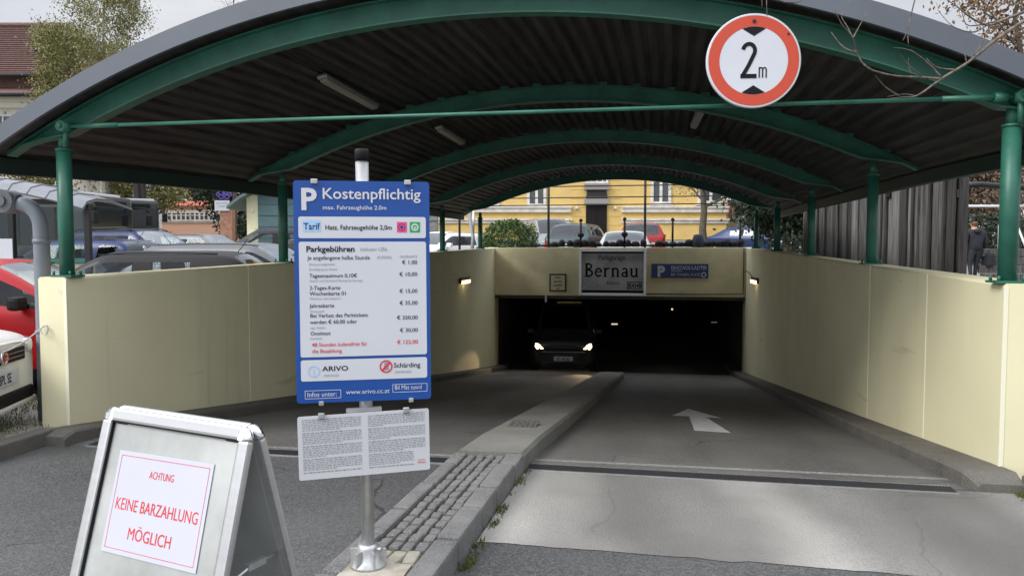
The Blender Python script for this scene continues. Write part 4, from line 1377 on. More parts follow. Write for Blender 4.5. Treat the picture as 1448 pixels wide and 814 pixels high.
def car(name, kind, col, label, loc, rz, group='cars parked around the garage', plate=None, detail=2, glass='glass', lit=False, rails=False, front_style=None, inner=True, cat='car'):
    D = CAR[kind]
    t = thing(name, label, cat, loc, rz, group)
    L, Wd, H = D['L'], D['W'] / 2, D['H']
    gt = H - .10
    bf, br = D['belt']
    def belt(x): return bf + (br - bf) * max(0, min(1, (x - D['cowlx']) / (D['rb'] - D['cowlx'])))
    st = []
    def low(w): return [(w * .90, .20), (w * .985, .30), (w, .56), (w * .985, None)]
    def hoodst(x, z, w, sill=.20, gf=.62):
        zs = z - .055
        return ('h', x, [(w * .90, sill), (w * .985, sill + .10), (w, sill + (zs - sill) * gf), (w * .985, zs - .02), (w * .93, zs + .015), (w * .82, z - .014), (w * .66, z), (w * .33, z + .012), (0, z + .016)])
    hz = D['hood']
    st.append(hoodst(0.0, hz - .10, Wd * .70, .22, .74))
    st.append(hoodst(0.07, hz - .035, Wd * .86, .20, .74))
    st.append(hoodst(0.30, hz + .005, Wd * .955, .20, .74))
    st.append(hoodst(0.62, hz + .04, Wd * .99, .20, .72))
    st.append(hoodst(D['cowlx'] - .06, D['cowl'] - .045, Wd, .20))
    def cab(x, f, rear=False):
        """f: 0 at the glass foot, 1 at full roof height"""
        b = belt(x)
        base = D['cowl'] - .02 if not rear else D['tail'] - .02
        zt = base + (gt - base) * f if f < 1 else gt
        def mixw(lo, hi): return Wd * (lo + (hi - lo) * f)
        zr = base + (H - base) * f
        zk5 = max(b + .02, b + .02 + (gt - b - .02) * f)
        return ('c', x, [(Wd * .90, .20), (Wd * .985, .30), (Wd, .58), (Wd * .99, b - .05), (Wd * .945, b), (mixw(.90, .765), zk5), (mixw(.80, .68), zr - .045 * f), (mixw(.42, .40), zr - .008 * f + .018 * (1 - f)), (0, zr + .024 * (1 - f))])
    st.append(cab(D['cowlx'], 0.0))
    st.append(cab(D['cowlx'] + (D['wst'] - D['cowlx']) * .5, 0.54))
    st.append(cab(D['wst'], .975))
    st.append(cab(D['wst'] + .12, 1.0))
    for q in (*D['b'], *D['c']): st.append(cab(q, 1.0))
    st.append(cab(D['rr'], .965 if kind != 'sedan' else .93, True))
    st.append(cab((D['rr'] + D['rb']) / 2, .52, True))
    st.append(cab(D['rb'], 0.0, True))
    tl_ = D['tail']
    if kind == 'sedan':
        st.append(hoodst(L - .25, tl_ - .02, Wd * .97, .22, .6)); 
    st.append(hoodst(L - .05, tl_ - .05, Wd * .93, .24, .6))
    st.append(hoodst(L, tl_ - .22, Wd * .80, .27, .6))
    mb = MB()
    ns = len(st)
    ring = []
    for k, x, pts in st:
        lo = [(L / 2 - x, -w, z) for w, z in pts]
        hi = [(L / 2 - x, w, z) for w, z in pts[:-1]][::-1]
        ring.append(lo + hi)
    n = len(ring[0])                 # 17
    names = []
    ic = [i for i, s in enumerate(st) if s[0] == 'c']
    i0 = ic[0]
    iws = i0 + 2; ib = i0 + 4; icp = i0 + 6; irr = i0 + 8; irb = i0 + 10
    vs = [p for r in ring for p in r]
    mb.raw(vs, [])
    def face(q, mi): mb.f.append(q); mb.mi.append(mi); mb.sm.append(True)
    for i in range(ns - 1):
        for j in range(n - 1):
            jj = j if j < 8 else 15 - j           # mirrored strip index: strip jj joins k jj and jj+1
            mi = 0
            if jj == 0: mi = 4
            if jj == 4 and i0 <= i < irr:
                mi = 1
                if i == ib: mi = 4
                if i == icp: mi = 0
                if i == icp + 1: mi = 1 if D['qglass'] else 0
            if jj >= 6 and i0 <= i < iws: mi = 2
            if jj >= 6 and irr <= i < irb: mi = 3
            if jj == 2 and i in (1, 2): mi = 5
            if jj == 2 and i >= ns - 3: mi = 6
            a = i * n + j
            face((a, a + 1, a + n + 1, a + n), mi)
    for e, base in ((0, 0), (1, (ns - 1) * n)):
        for k in range(8):
            q = (base + k, base + k + 1, base + n - 2 - k, base + n - 1 - k)
            if k == 7: q = (base + 7, base + 8, base + 9)
            mi = 0
            if e == 0: mi = {0: 4, 1: 0, 2: 7}.get(k, 0) if front_style != 'plain' else 0
            face(q if not e else q[::-1], mi)
    vs, fs = subdivided(mb, 2)
    cen = Vector((0, 0, .6)); sgn = 0.0
    for f, mi in fs:
        a, b, c_ = vs[f[0]], vs[f[1]], vs[f[2]]
        sgn += (b - a).cross(c_ - a).dot((a + c_) / 2 - cen)
    if sgn < 0: fs = [(f[::-1], mi) for f, mi in fs]
    def part(nm, sel, mt, per_island=False, off=0.0):
        gs = islands([f for f, mi in fs if mi in sel]) if per_island else [[f for f, mi in fs if mi in sel]]
        res = []
        for gq in gs:
            if not gq: continue
            ids = sorted({v for f in gq for v in f}); ix = {v: k for k, v in enumerate(ids)}
            p = MB(); p.raw([vs[v] for v in ids], [[ix[v] for v in f] for f in gq], True)
            if isinstance(mt, list):
                p.mi = [1 if dict_mi.get(tuple(f), 0) == 4 else 0 for f in gq]
            res.append(p.build(nm, mt, t, fix=False))
        return res
    dict_mi = {tuple(f): mi for f, mi in fs}
    part('body', {0, 4}, [col, M['black']])
    G = M[glass]
    part('side_window', {1}, G, True)
    part('windscreen', {2}, M['screen'] if glass == 'glass' else G)
    part('rear_window', {3}, G)
    if not lit: part('headlight', {5}, M['lens'], True)
    else: part('headlight', {5}, M['dark_metal'], True)
    part('tail_light', {6}, M['tail'], True)
    part('grille', {7}, M['black'])
    # wheels
    wr = .315 if kind in ('hatch', 'sedan', 'wagon') else .345
    for wx in (L / 2 - .80, -L / 2 + .78):
        for s in (-1, 1):
            wh = bpy.data.objects.new('wheel', None); C.objects.link(wh); wh.parent = t
            wh.location = (wx, s * (Wd - .09), wr)
            T = Matrix.Rotation(R(90), 4, 'X')
            m = MB(); m.lathe([(wr * .62, -.10), (wr * .93, -.105), (wr, -.07), (wr, .07), (wr * .93, .105), (wr * .62, .10)], n=28, T=T)
            sub('tyre', m, M['rubber'], wh)
            m = MB(); m.lathe([(wr * .64, -.085), (wr * .60, -.10), (wr * .2, -.085), (wr * .2, .085), (wr * .60, .10), (wr * .64, .085)], n=28, T=T)
            for k in range(5):
                a = k * 2 * math.pi / 5
                m.box((math.cos(a) * wr * .35, s * .095, math.sin(a) * wr * .35), (wr * .5, .02, .05), ry=-a)
            sub('rim', m, M['alu'], wh)
            m = MB(); m.lathe([(wr + .045, -.02), (wr + .055, .0), (wr + .045, .02)], c=(0, 0, 0), n=28, T=Matrix.Translation((0, s * .078, .01)) @ T)
            sub('wheel_arch', m, M['black'], wh)
    if inner:
        m = MB()
        for sx2 in (D['b'][0] - .05, D['c'][0] - .05):
            for s in (-1, 1):
                m.box((L / 2 - sx2, s * Wd * .42, .86), (.14, .44, .62), bev=.05, ry=R(-12))
                m.box((L / 2 - sx2 - .08, s * Wd * .42, 1.24 * H / 1.46), (.09, .24, .17), bev=.04)
        m.box((L / 2 - D['cowlx'] - .30, 0, D['cowl'] - .12), (.42, Wd * 1.6, .16), bev=.05)
        m.box((0, 0, .42), (L * .62, Wd * 1.7, .30))
        sub('seats', m, M['seat'], t)
    # mirrors
    for s in (-1, 1):
        m = MB(); m.box((L / 2 - D['cowlx'] - .30, s * (Wd + .07), bf + .09), (.12, .20, .14), bev=.04)
        m.box((L / 2 - D['cowlx'] - .30, s * (Wd - .04), bf + .05), (.05, .14, .05))
        sub('mirror', m, [M['black']][0] if kind in ('suv', 'hatch') else col, t)
    for s in (-1, 1):
        for q in (D['b'][0] - .18, D['c'][0] - .16):
            m = MB(); m.box((L / 2 - q, s * (Wd * .99), bf - .10), (.17, .035, .03), bev=.01)
            sub('door_handle', m, col, t)
    if rails:
        m = MB()
        for s in (-1, 1): m.tube([(L / 2 - D['wst'] - .1, s * Wd * .66, H - .03), (L / 2 - D['wst'] - .35, s * Wd * .66, H + .035), (L / 2 - D['rr'] + .3, s * Wd * .66, H + .03), (L / 2 - D['rr'] + .05, s * Wd * .66, H - .04)], .018, 6)
        sub('roof_rails', m, M['dark_metal'], t)
    m = MB()
    for s in (-1, 1): m.tube([(L / 2 - D['wst'] + .05, s * Wd * .655, H - .062), (L / 2 - D['wst'] - .3, s * Wd * .655, H - .036), (L / 2 - (D['wst'] + D['rr']) / 2, s * Wd * .655, H - .032), (L / 2 - D['rr'] + .25, s * Wd * .655, H - .042)], .008, 5)
    sub('roof_trim', m, M['black'], t)
    m = MB(); m.tube([(L / 2 - D['rr'] + .12, 0, H - .02), (L / 2 - D['rr'] - .02, 0, H + .16)], .006, 5); sub('antenna', m, M['black'], t)
    # plates
    for e, s in ((0, 1), (1, -1)):
        zz = .47 if e == 0 else .78
        m = MB(); m.box((s * (L / 2 + .012), 0, zz), (.016, .53, .125), bev=.006)
        pl = sub('licence_plate', m, M['sign_white'], t)
        if plate:
            TT = Matrix.Translation((s * (L / 2 + .022), 0, zz - .042)) @ Matrix.Rotation(R(90 if s > 0 else -90), 4, 'Z')
            m = MB(TT); m.text(plate, 0, 0, .115, .0, 'CENTER', .72, .012)
            sub('lettering', m, M['ink'], pl)
    return t, D, Wd

HR = YAW                       # heading to the right across the picture
def gz(xy): return (xy[0], xy[1], ground_z(*xy) - 0.012)
# white car at the left edge
xy = P(-2, 6.15); hd = HR + R(12)
cx, cy = xy[0] - math.cos(hd) * 2.0, xy[1] - math.sin(hd) * 2.0
wc, D, Wd = car('parked_car', 'hatch', paint('white', (0.72, 0.72, 0.70), 0.0), 'white hatchback nosing out beside the left end of the cream wall', (cx, cy, 0.06), hd, plate='BPL SE', front_style='plain')
L = D['L']
m = MB()
for z in (.625, .665): m.box((L / 2 + .004, 0, z), (.03, .80, .010), bev=.003)
sub('grille_bar', m, M['chrome'], wc)
m = MB(); m.box((L / 2 + .002, 0, .645), (.024, .84, .115), bev=.012); sub('grille_panel', m, M['black'], wc)
m = MB(); m.box((L / 2 - .002, 0, .285), (.05, 1.10, .11), bev=.02)
for k in range(3): m.box((L / 2 + .022, 0, .255 + k * .03), (.012, 1.1, .008))
sub('lower_intake', m, M['black'], wc)
m = MB(); T = Matrix.Translation((L / 2 + .016, 0, .645)) @ Matrix.Rotation(R(90), 4, 'Y')
m.lathe([(.058, -.01), (.062, .0), (.056, .012), (.046, .012), (.046, .006)], n=28, T=T)
TT = Matrix.Translation((L / 2 + .0285, 0, .645)) @ Matrix.Rotation(R(90), 4, 'Z')
m.xf = TT
stroke(m, [(-.028, .040), (0, .004), (.028, .040)], .009, 0.0); stroke(m, [(-.040, .020), (-.018, -.040), (0, -.004), (.018, -.040), (.040, .020)], .009, 0.0)
m.xf = Matrix.Identity(4)
sub('badge', m, M['chrome'], wc)
for q in (-1, 1):
    m = MB(); m.box((L / 2 - .062, q * .585, .70), (.12, .30, .12), bev=.045, rz=q * R(27)); hl = sub('headlight', m, M['lens'], wc)
    m = MB(); m.box((L / 2 - .005, q * .52, .70), (.06, .09, .07), bev=.03, rz=q * R(27)); m.box((L / 2 - .055, q * .63, .70), (.06, .09, .07), bev=.03, rz=q * R(27)); sub('bulb_housing', m, M['chrome'], hl)
m = MB(); m.box((L / 2 - .02, 0, .212), (.09, 1.22, .05), bev=.022); sub('bumper_lip', m, paint('white', (.72, .72, .70)), wc)
# red car behind it
xy = W(-5.75, 8.35)
car('parked_car', 'hatch', paint('red', (0.36, 0.010, 0.014), 0.1), 'bright red hatchback behind the white car at the left edge', gz(xy), HR + R(6))
# black hatchback behind the wall
xy = P(196, 10.6)
car('parked_car', 'hatch', paint('black', (0.008, 0.008, 0.009), 0.0, .55), 'black hatchback directly behind the left cream wall', (xy[0], xy[1], ground_z(*xy) - 0.02), HR + math.pi + R(6), glass='glass')
xy = P(366, 13.6)
car('parked_car', 'wagon', paint('graphite', (0.11, 0.115, 0.125), 0.3), 'dark silver estate car just beyond the black hatchback, its windscreen to the right', gz(xy), HR + R(-8))
xy = P(205, 19.6)
car('parked_car', 'suv', paint('navy', (0.008, 0.018, 0.07), 0.4), 'dark blue family car with roof rails facing right beside the shelter post', gz(xy), HR + R(-18), rails=True)
xy = P(108, 17.8)
car('parked_car', 'wagon', paint('blue', (0.006, 0.022, 0.10), 0.4), 'blue estate seen behind the glass of the bus shelter', gz(xy), HR + math.pi + R(-12))
xy = P(295, 23.5)
car('parked_car', 'wagon', paint('grey', (0.16, 0.17, 0.18), 0.5), 'grey estate car parked far back left of the teal shed', gz(xy), HR + R(-16))
xy = P(385, 22.0)
car('parked_car', 'suv', paint('anthracite', (0.028, 0.028, 0.034), 0.5), 'dark grey off-road car in front of the teal shed', gz(xy), HR + math.pi + R(8))
xy = P(425, 16.6)
car('parked_car', 'hatch', paint('maroon', (0.022, 0.02, 0.022), 0.3), 'small dark car behind the second green post and the price board', gz(xy), HR + math.pi + R(20))
# white cars between posts left of the bush
xy = P(622, 25)
car('parked_car', 'wagon', paint('pure_white', (0.74, 0.75, 0.76), 0.0), 'white estate half hidden by the price board, left of the clipped bush', gz(xy), HR + math.pi + R(55), glass='glass_dark')
# cars in front of the yellow building
def far_car(px, d, kind, nm, colr, label, rz, **k):
    xy = P(px, d)
    car('parked_car', kind, paint(nm, colr, .3), label, gz(xy), YAW + rz, glass='glass_dark', **k)
far_car(775, 33, 'mpv', 'silver_van', (0.22, 0.235, 0.25), 'silver van next to the bush in front of the yellow building', R(-80))
far_car(822, 30, 'suv', 'teal_grey', (0.04, 0.06, 0.065), 'grey-green car below the dark door of the yellow building', R(70))
far_car(884, 25.5, 'sedan', 'light_silver', (0.36, 0.37, 0.39), 'pale silver saloon seen from behind above the portal beam', R(80))
far_car(905, 31, 'suv', 'red_roofed', (0.25, 0.015, 0.015), 'red car parked beyond the pale silver saloon', R(82))
far_car(1062, 36, 'sedan', 'far_blue', (0.015, 0.03, 0.10), 'blue saloon by the corner of the yellow building', R(-40))

# red and white van at the right corner of the yellow building
D_ = 46
xy = P(1062, D_)
t = thing('delivery_van', 'red and white box van beyond the right corner of the yellow building', 'van', (xy[0], xy[1], ground_z(*xy) - .012), YAW)
m = MB(); m.box((0, 0, 1.35), (2.3, 4.5, 1.5), bev=.08); sub('box_body', m, mat('van_grey', (.42, .45, .48), .5), t)
m = MB(); m.box((0, 0, 2.48), (2.32, 4.52, .75), bev=.08); m.box((0, -2.27, .55), (2.2, .1, .35), bev=.03); sub('red_panels', m, mat('van_red', (.50, .05, .06), .5), t)
m = MB(); m.box((.0, -2.33, .62), (.52, .02, .13)); sub('licence_plate', m, M['sign_white'], t)
for s in (-1, 1):
    m = MB(); m.box((s * 1.0, -2.32, .62), (.2, .04, .3), bev=.02); sub('tail_light', m, M['tail'], t)
for wx in (-1.4, 1.4):
    for s in (-1, 1):
        m = MB(); m.lathe([(.2, -.1), (.33, -.1), (.35, 0), (.33, .1), (.2, .1)], n=20, T=Matrix.Translation((s * 1.0, wx, .35)) @ Matrix.Rotation(R(90), 4, 'Y')); sub('wheel', m, M['rubber'], t)
m = MB(); m.box((-.2, -2.265, 1.75), (1.2, .02, .32)); sub('sign_panel', m, M['sign_white'], t)

# dark people carrier coming out of the garage
vx, vy = P(800, 22.9)
van, D, Wd = car('people_carrier', 'mpv', paint('deep_black', (0.045, 0.045, 0.05), 0.2), 'dark people carrier with lit headlights coming out of the garage', (vx, vy, rz_(vy) + .0), -R(90) + R(4), group='vehicles moving on the ramp', plate='SD 245 BZ', glass='glass_dark', lit=True, cat='car')
L = D['L']
for s in (-1, 1):
    m = MB()
    T = Matrix.Translation((L / 2 - .075, s * .66, .80)) @ Matrix.Scale(1.0, 4)
    pr = [(-.13, -.055), (.06, -.075), (.12, .0), (.10, .085), (-.02, .05)]
    q = [(x * (1 if s > 0 else -1), z) for x, z in pr]
    m.xf = T @ Matrix.Rotation(R(90) + s * R(24), 4, 'Z')
    m.prism(q, -.06, .02)
    sub('lamp_glow', m, emit('headlamp_glow', (1.0, .70, .34), 4.0), van)
    ld = bpy.data.lights.new('headlamp_light', 'SPOT'); ld.energy = 40; ld.color = (1, .72, .38); ld.spot_size = R(24); ld.spot_blend = .6; ld.shadow_soft_size = .05
    lo = bpy.data.objects.new('headlamp_light', ld); C.objects.link(lo); lo.parent = van
    lo.location = (L / 2 + .1, s * .66, .78)
    lo.rotation_euler = (0, -R(82), s * R(-2) + (R(0)))
    lo.rotation_euler = Vector((1, -0.62 if s < 0 else -.1, -.13)).to_track_quat('-Z', 'Y').to_euler()
m = MB(); m.box((L / 2 - 1.95, .12, D['H'] + .012), (.16, .74, .03), bev=.012); sub('roof_sign', m, emit('roof_sign_glow', (1.0, .70, .25), .012), van)  # glowing strip imitating a warm reflected highlight on the roof edge, no lamp
m = MB(); m.box((L / 2 + .012, 0, .66), (.03, 1.2, .02)); sub('chrome_bar', m, M['chrome'], van)

# small lamps deep in the garage
def dot(px, py, d, col, st, nm, label, cat, sz=(.1, .05, .05)):
    p = P3(px, py, d)
    m = MB(); m.box((0, 0, 0), sz, bev=.012)
    o = m.build(nm, [emit(nm + '_glow', col, st)]); o.location = p; o.rotation_euler = (0, 0, YAW)
    tag(o, label, cat, 'small lamps inside the garage')
dot(869.5, 458, 26, (1, .85, .6), .35, 'garage_lamp', 'tiny pale lamp deep inside the garage right of the people carrier', 'lamp', (.22, .05, .05))
dot(933, 464, 36, (1, .10, .08), .8, 'signal_lamp', 'left one of two tiny red lamps deep in the garage', 'lamp', (.09, .05, .08))
dot(970, 465, 36, (1, .10, .08), .7, 'signal_lamp', 'right one of two tiny red lamps deep in the garage', 'lamp', (.09, .05, .08))
dot(951, 437, 28, (1, .55, .2), .8, 'garage_lamp', 'tiny orange lamp under the garage ceiling', 'lamp', (.06, .05, .06))
dot(1013, 455.5, 27, (.8, .9, 1), .035, 'garage_lamp', 'dim grey strip lamp at the right side of the garage', 'lamp', (.34, .05, .04))

# ================================================================== LEFT BACKGROUND: shelter, buses, buildings
def windows(parent, rects, y, mframe, mglass, depth=.10, bars=(1, 1), sill=True, fwid=.08):
    """rects: (x0, x1, z0, z1) on a facade whose outer face is at local y"""
    for x0, x1, z0, z1 in rects:
        f = MB()
        cx, cz, w, h = (x0 + x1) / 2, (z0 + z1) / 2, x1 - x0, z1 - z0
        for s in (-1, 1): f.box((cx + s * (w / 2 - fwid / 2), y - .02, cz), (fwid, .09, h))
        for s in (-1, 1): f.box((cx, y - .021, cz + s * (h / 2 - fwid / 2)), (w - 2 * fwid, .085, fwid))
        for k in range(bars[0]): f.box((x0 + w * (k + 1) / (bars[0] + 1), y - .018, cz), (fwid * (1.0 if bars[0] == 1 else .6), .07, h - 2 * fwid))
        for k in range(bars[1]): f.box((cx, y - .017, z0 + h * (k + 1) / (bars[1] + 1) + (h * .12 if bars[1] == 1 else 0)), (w - 2 * fwid, .06, fwid * .6))
        fo = sub('window', f, mframe, parent)
        p = MB(); p.box((cx, y - .002, cz), (w - fwid, .012, h - fwid)); sub('pane', p, mglass, fo)
        if sill:
            p = MB(); p.box((cx, y - .07, z0 - .05), (w + .2, .16, .09)); sub('sill', p, mframe, fo)

# bus shelter
Ds = 15.0
t = thing('bus_shelter', 'bus shelter with a curved grey metal roof and glass sides', 'bus shelter', (*P(60, Ds), ground_z(*P(60, Ds)) - .012), YAW)
zb = ground_z(*P(60, Ds))
def sxp(px): return fx(px, Ds) - fx(60, Ds)
def szp(py): return fz(py, Ds) - zb
m = MB(); rings = []
xL, xR = sxp(-150), sxp(150)
for i in range(13):
    f = i / 12
    x = xL + (xR - xL) * f
    zc = szp(250) - (szp(250) - szp(281)) * max(0, (f - .45) / .55) ** 1.6
    rings.append([(x, -.75, zc - .22), (x, -.62, zc - .09), (x, -.3, zc - .015), (x, .3, zc), (x, 1.1, zc - .12), (x, 1.1, zc - .16), (x, .3, zc - .05), (x, -.3, zc - .065), (x, -.62, zc - .14), (x, -.73, zc - .25)])
m.sweep(rings, smooth=False)
for i in range(0, 13):
    f = i / 12
    x = xL + (xR - xL) * f
    zc = szp(250) - (szp(250) - szp(281)) * max(0, (f - .45) / .55) ** 1.6
    m.tube([(x, -.75, zc - .215), (x, -.62, zc - .08), (x, -.3, zc - .005), (x, .3, zc + .01)], .010, 5)
sub('roof', m, M['shelter_roof'], t)
for px in (148, 45, -60):
    m = MB(); m.box((sxp(px), -.55, szp(290) / 2), (.10, .10, szp(290))); sub('post', m, M['dark_metal'], t)
m = MB(); m.box(((xL + xR) / 2 - .2, -.55, szp(287)), (xR - xL - .6, .09, .10)); sub('beam', m, M['dark_metal'], t)
for a, b in ((-60, 43), (47, 146)):
    m = MB(); m.box(((sxp(a) + sxp(b)) / 2, -.55, (szp(300) + szp(364)) / 2), (sxp(b) - sxp(a) - .04, .012, szp(300) - szp(364))); sub('glass_pane', m, M['pane'], t)
m = MB(); m.box(((sxp(-150) + sxp(148)) / 2, -.55, szp(367)), (sxp(148) - sxp(-150), .07, .09)); sub('bottom_rail', m, mat('rail_green', (.03, .12, .10), .5), t)
m = MB(); m.box(((sxp(-150) + sxp(150)) / 2, -.45, szp(371) / 2), (sxp(150) - sxp(-150), .12, szp(371) - .02)); sub('base_wall', m, M['cream'], t)
m = MB(); m.box((sxp(14), -.6, szp(352)), (.95, .02, .42)); sub('poster', m, M['sign_white'], t)

def bus(label, px_front, d, length, py_top, rz, back=True):
    xy = P(px_front, d)
    z = ground_z(*xy) - .012
    t = thing('city_bus', label, 'bus', (xy[0], xy[1], z), rz, 'buses standing behind the shelter')
    Hh = fz(py_top, d) - z
    # local x forward, front face at x=0
    m = MB(); m.box((-length / 2, 0, Hh / 2 + .14), (length, 2.5, Hh - .30), bev=.16); sub('body', m, mat('bus_body', (.05, .055, .06), .35), t)
    m = MB(); m.box((-length / 2 - .1, 0, Hh + .02), (length - .6, 2.2, .16), bev=.06); sub('roof_unit', m, M['white'], t)
    for s in (-1, 1):
        m = MB(); m.box((-length / 2 - .2, s * 1.252, Hh * .60), (length - .7, .03, Hh * .48), bev=.03); wnd = sub('side_windows', m, M['bus_glass'], t)
        m = MB()
        for k in range(int(length / 1.5)): m.box((-1.2 - k * 1.5, s * 1.262, Hh * .60), (.07, .03, Hh * .46))
        sub('window_posts', m, M['black'], wnd)
    m = MB(); m.box((.004, 0, Hh * .58), (.04, 2.34, Hh * .58), bev=.05); sub('windscreen', m, M['bus_glass'], t)
    m = MB(); m.box((.02, 0, Hh * .90), (.03, 1.7, .22), bev=.02); sub('destination_display', m, M['black'], t)
    for s in (-1, 1):
        m = MB(); m.box((.01, s * .95, .62), (.05, .36, .20), bev=.04); sub('headlight', m, M['lens'], t)
        m = MB(); m.tube([(-.1, s * 1.2, Hh * .86), (.45, s * 1.36, Hh * .86), (.55, s * 1.42, Hh * .80)], .035, 6)
        m.box((.55, s * 1.44, Hh * .70), (.14, .24, .42), bev=.05); sub('mirror', m, M['black'], t)
    for wx in (-2.4, -length + 2.8):
        for s in (-1, 1):
            m = MB(); m.lathe([(.25, -.14), (.46, -.14), (.49, 0), (.46, .14), (.25, .14)], n=24, T=Matrix.Translation((wx, s * 1.14, .49)) @ Matrix.Rotation(R(90), 4, 'X')); sub('wheel', m, M['rubber'], t)
    return t
bus('white roofed city bus with dark windows directly behind the shelter glass', 158, 27.5, 11, 277, YAW + R(-10))
bus('dark fronted city bus standing right of the other bus behind the shelter', 188, 37, 11, 282.5, YAW + R(-58))

# salmon building with red tile roof, far left centre
Dn = 62.0
def far_building(name, label, px0, px1, d, cat='building'):
    xc = fx((px0 + px1) / 2, d)
    xy = W(xc, d)
    z = ground_z(*xy) - .012
    return thing(name, label, cat, (xy[0], xy[1], z), YAW), xc, z
t, xc, z = far_building('low_building', 'low pink building with a red tile roof and small white windows', 212, 318, Dn)
def bx(px): return fx(px, Dn) - xc
def bz(py): return fz(py, Dn) - z
m = MB(); m.span((bx(205), 0, -.3), (bx(317), 6, bz(290))); sub('wall', m, M['orange_wall'], t)
m = MB(); m.prism([(0, bz(290) - .05), (-.0, bz(290)), (0, bz(282))], 0, .1)
m = MB(); m.raw([(bx(203), -.35, bz(291)), (bx(319), -.35, bz(291)), (bx(319), 3, bz(281)), (bx(203), 3, bz(281)), (bx(203), 6.3, bz(291)), (bx(319), 6.3, bz(291))], [(0, 1, 2, 3), (3, 2, 5, 4), (0, 3, 4), (1, 5, 2)]); sub('roof', m, M['tile_red'], t)
m = MB(); m.box(((bx(205) + bx(317)) / 2, -.04, (bz(298) + bz(314)) / 2), (bx(317) - bx(205), .06, bz(296) - bz(314))); sub('white_band', m, M['stucco_white'], t)
windows(t, [(bx(p) - .42, bx(p) + .42, bz(312.5), bz(299.5)) for p in (226, 239, 252, 265, 278, 291, 304)], -.08, M['stucco_white'], M['window'], sill=False, fwid=.1)
# tall salmon building behind
Dt = 75.0
t, xc, z = far_building('apartment_house', 'tall salmon house with white framed windows behind the low pink building', 150, 280, Dt)
def bx(px): return fx(px, Dt) - xc
def bz(py): return fz(py, Dt) - z
m = MB(); m.span((bx(-10), 0, -.3), (bx(278), 10, bz(195))); sub('wall', m, M['orange_wall'], t)
m = MB(); m.prism([(bx(-14), bz(197)), (bx(282), bz(197)), (bx(270), bz(150)), (bx(-4), bz(150))], -.4, 10.4); sub('roof', m, M['tile'], t)
windows(t, [(bx(p) - .9, bx(p) + .9, bz(283), bz(256)) for p in (30, 70, 110, 150, 190, 232, 253.5)] + [(bx(p) - .9, bx(p) + .9, bz(238), bz(212)) for p in (30, 70, 110, 150, 190, 232, 258)], -.01, M['stucco_white'], M['window'])
# old house with brown tile roof at the upper left
Dh = 44.0
t, xc, z = far_building('old_house', 'old pale house with a steep red-brown tile roof and skylight above the canopy', -140, 80, Dh)
def bx(px): return fx(px, Dh) - xc
def bz(py): return fz(py, Dh) - z
m = MB(); m.span((bx(-200), 0, -.3), (bx(96), 12, bz(150))); sub('wall', m, M['stucco_white'], t)
m = MB()
for py, dd, hh in ((150, .45, .35), (143, .6, .3)): m.span((bx(-205), -dd, bz(py) - hh / 2), (bx(98) + dd, 12 + dd, bz(py) + hh / 2))
sub('cornice', m, mat('cornice_cream', (.58, .55, .46), .8), t)
m = MB()
# lower skirt roof, red band and main hipped roof
m.raw([(bx(-205), -.9, bz(138)), (bx(102), -.9, bz(138)), (bx(96), .6, bz(121)), (bx(-205), .6, bz(121))], [(0, 1, 2, 3)])
m.raw([(bx(-205), .62, bz(121)), (bx(97), .62, bz(121)), (bx(97), .62, bz(104)), (bx(-205), .62, bz(104))], [(0, 1, 2, 3)])
e = bz(110); r_ = fz(38, Dh + 6) - z
m.raw([(bx(-205), .1, e), (bx(100), .1, e), (bx(100), 12, e), (bx(-205), 12, e), (bx(-205), 6, r_), (bx(30), 6, r_)], [(0, 1, 5, 4), (1, 2, 5), (2, 3, 4, 5)])
for k in range(26):
    f = k / 26
    yk, zk = .1 + (6 - .1) * f, e + (r_ - e) * f
    m.box(((bx(-205) + bx(100 - 70 * f)) / 2, yk, zk + .05), (bx(100 - 70 * f) - bx(-205), .10, .07), rx=R(25))
m.tube([(bx(100), .1, e + .1), (bx(30), 6, r_ + .12), (bx(-200), 6, r_ + .12)], .16, 6)
sub('roof', m, M['tile'], t)
m = MB(); m.tube([(bx(-205), -.05, bz(107)), (bx(101), -.05, bz(107))], .12, 8); m.tube([(bx(102), -1.0, bz(139)), (bx(-205), -1.0, bz(139))], .12, 8); sub('gutter', m, M['dark_metal'], t)
f = .52
m = MB(); m.box((bx(24), .1 + 5.9 * f - .05, e + (r_ - e) * f + .14), (.62, .10, .98), rx=-math.atan2(5.9, r_ - e)); sk = sub('skylight', m, M['dark_metal'], t)
m = MB(); m.box((bx(24), .1 + 5.9 * f - .12, e + (r_ - e) * f + .17), (.46, .06, .8), rx=-math.atan2(5.9, r_ - e)); sub('pane', m, mat('skylight_glass', (.5, .55, .6), .1), sk)
windows(t, [(bx(p) - .6, bx(p) + .6, bz(215), bz(163)) for p in (-60, -25, 12, 50)], -.01, M['white'], M['window'])

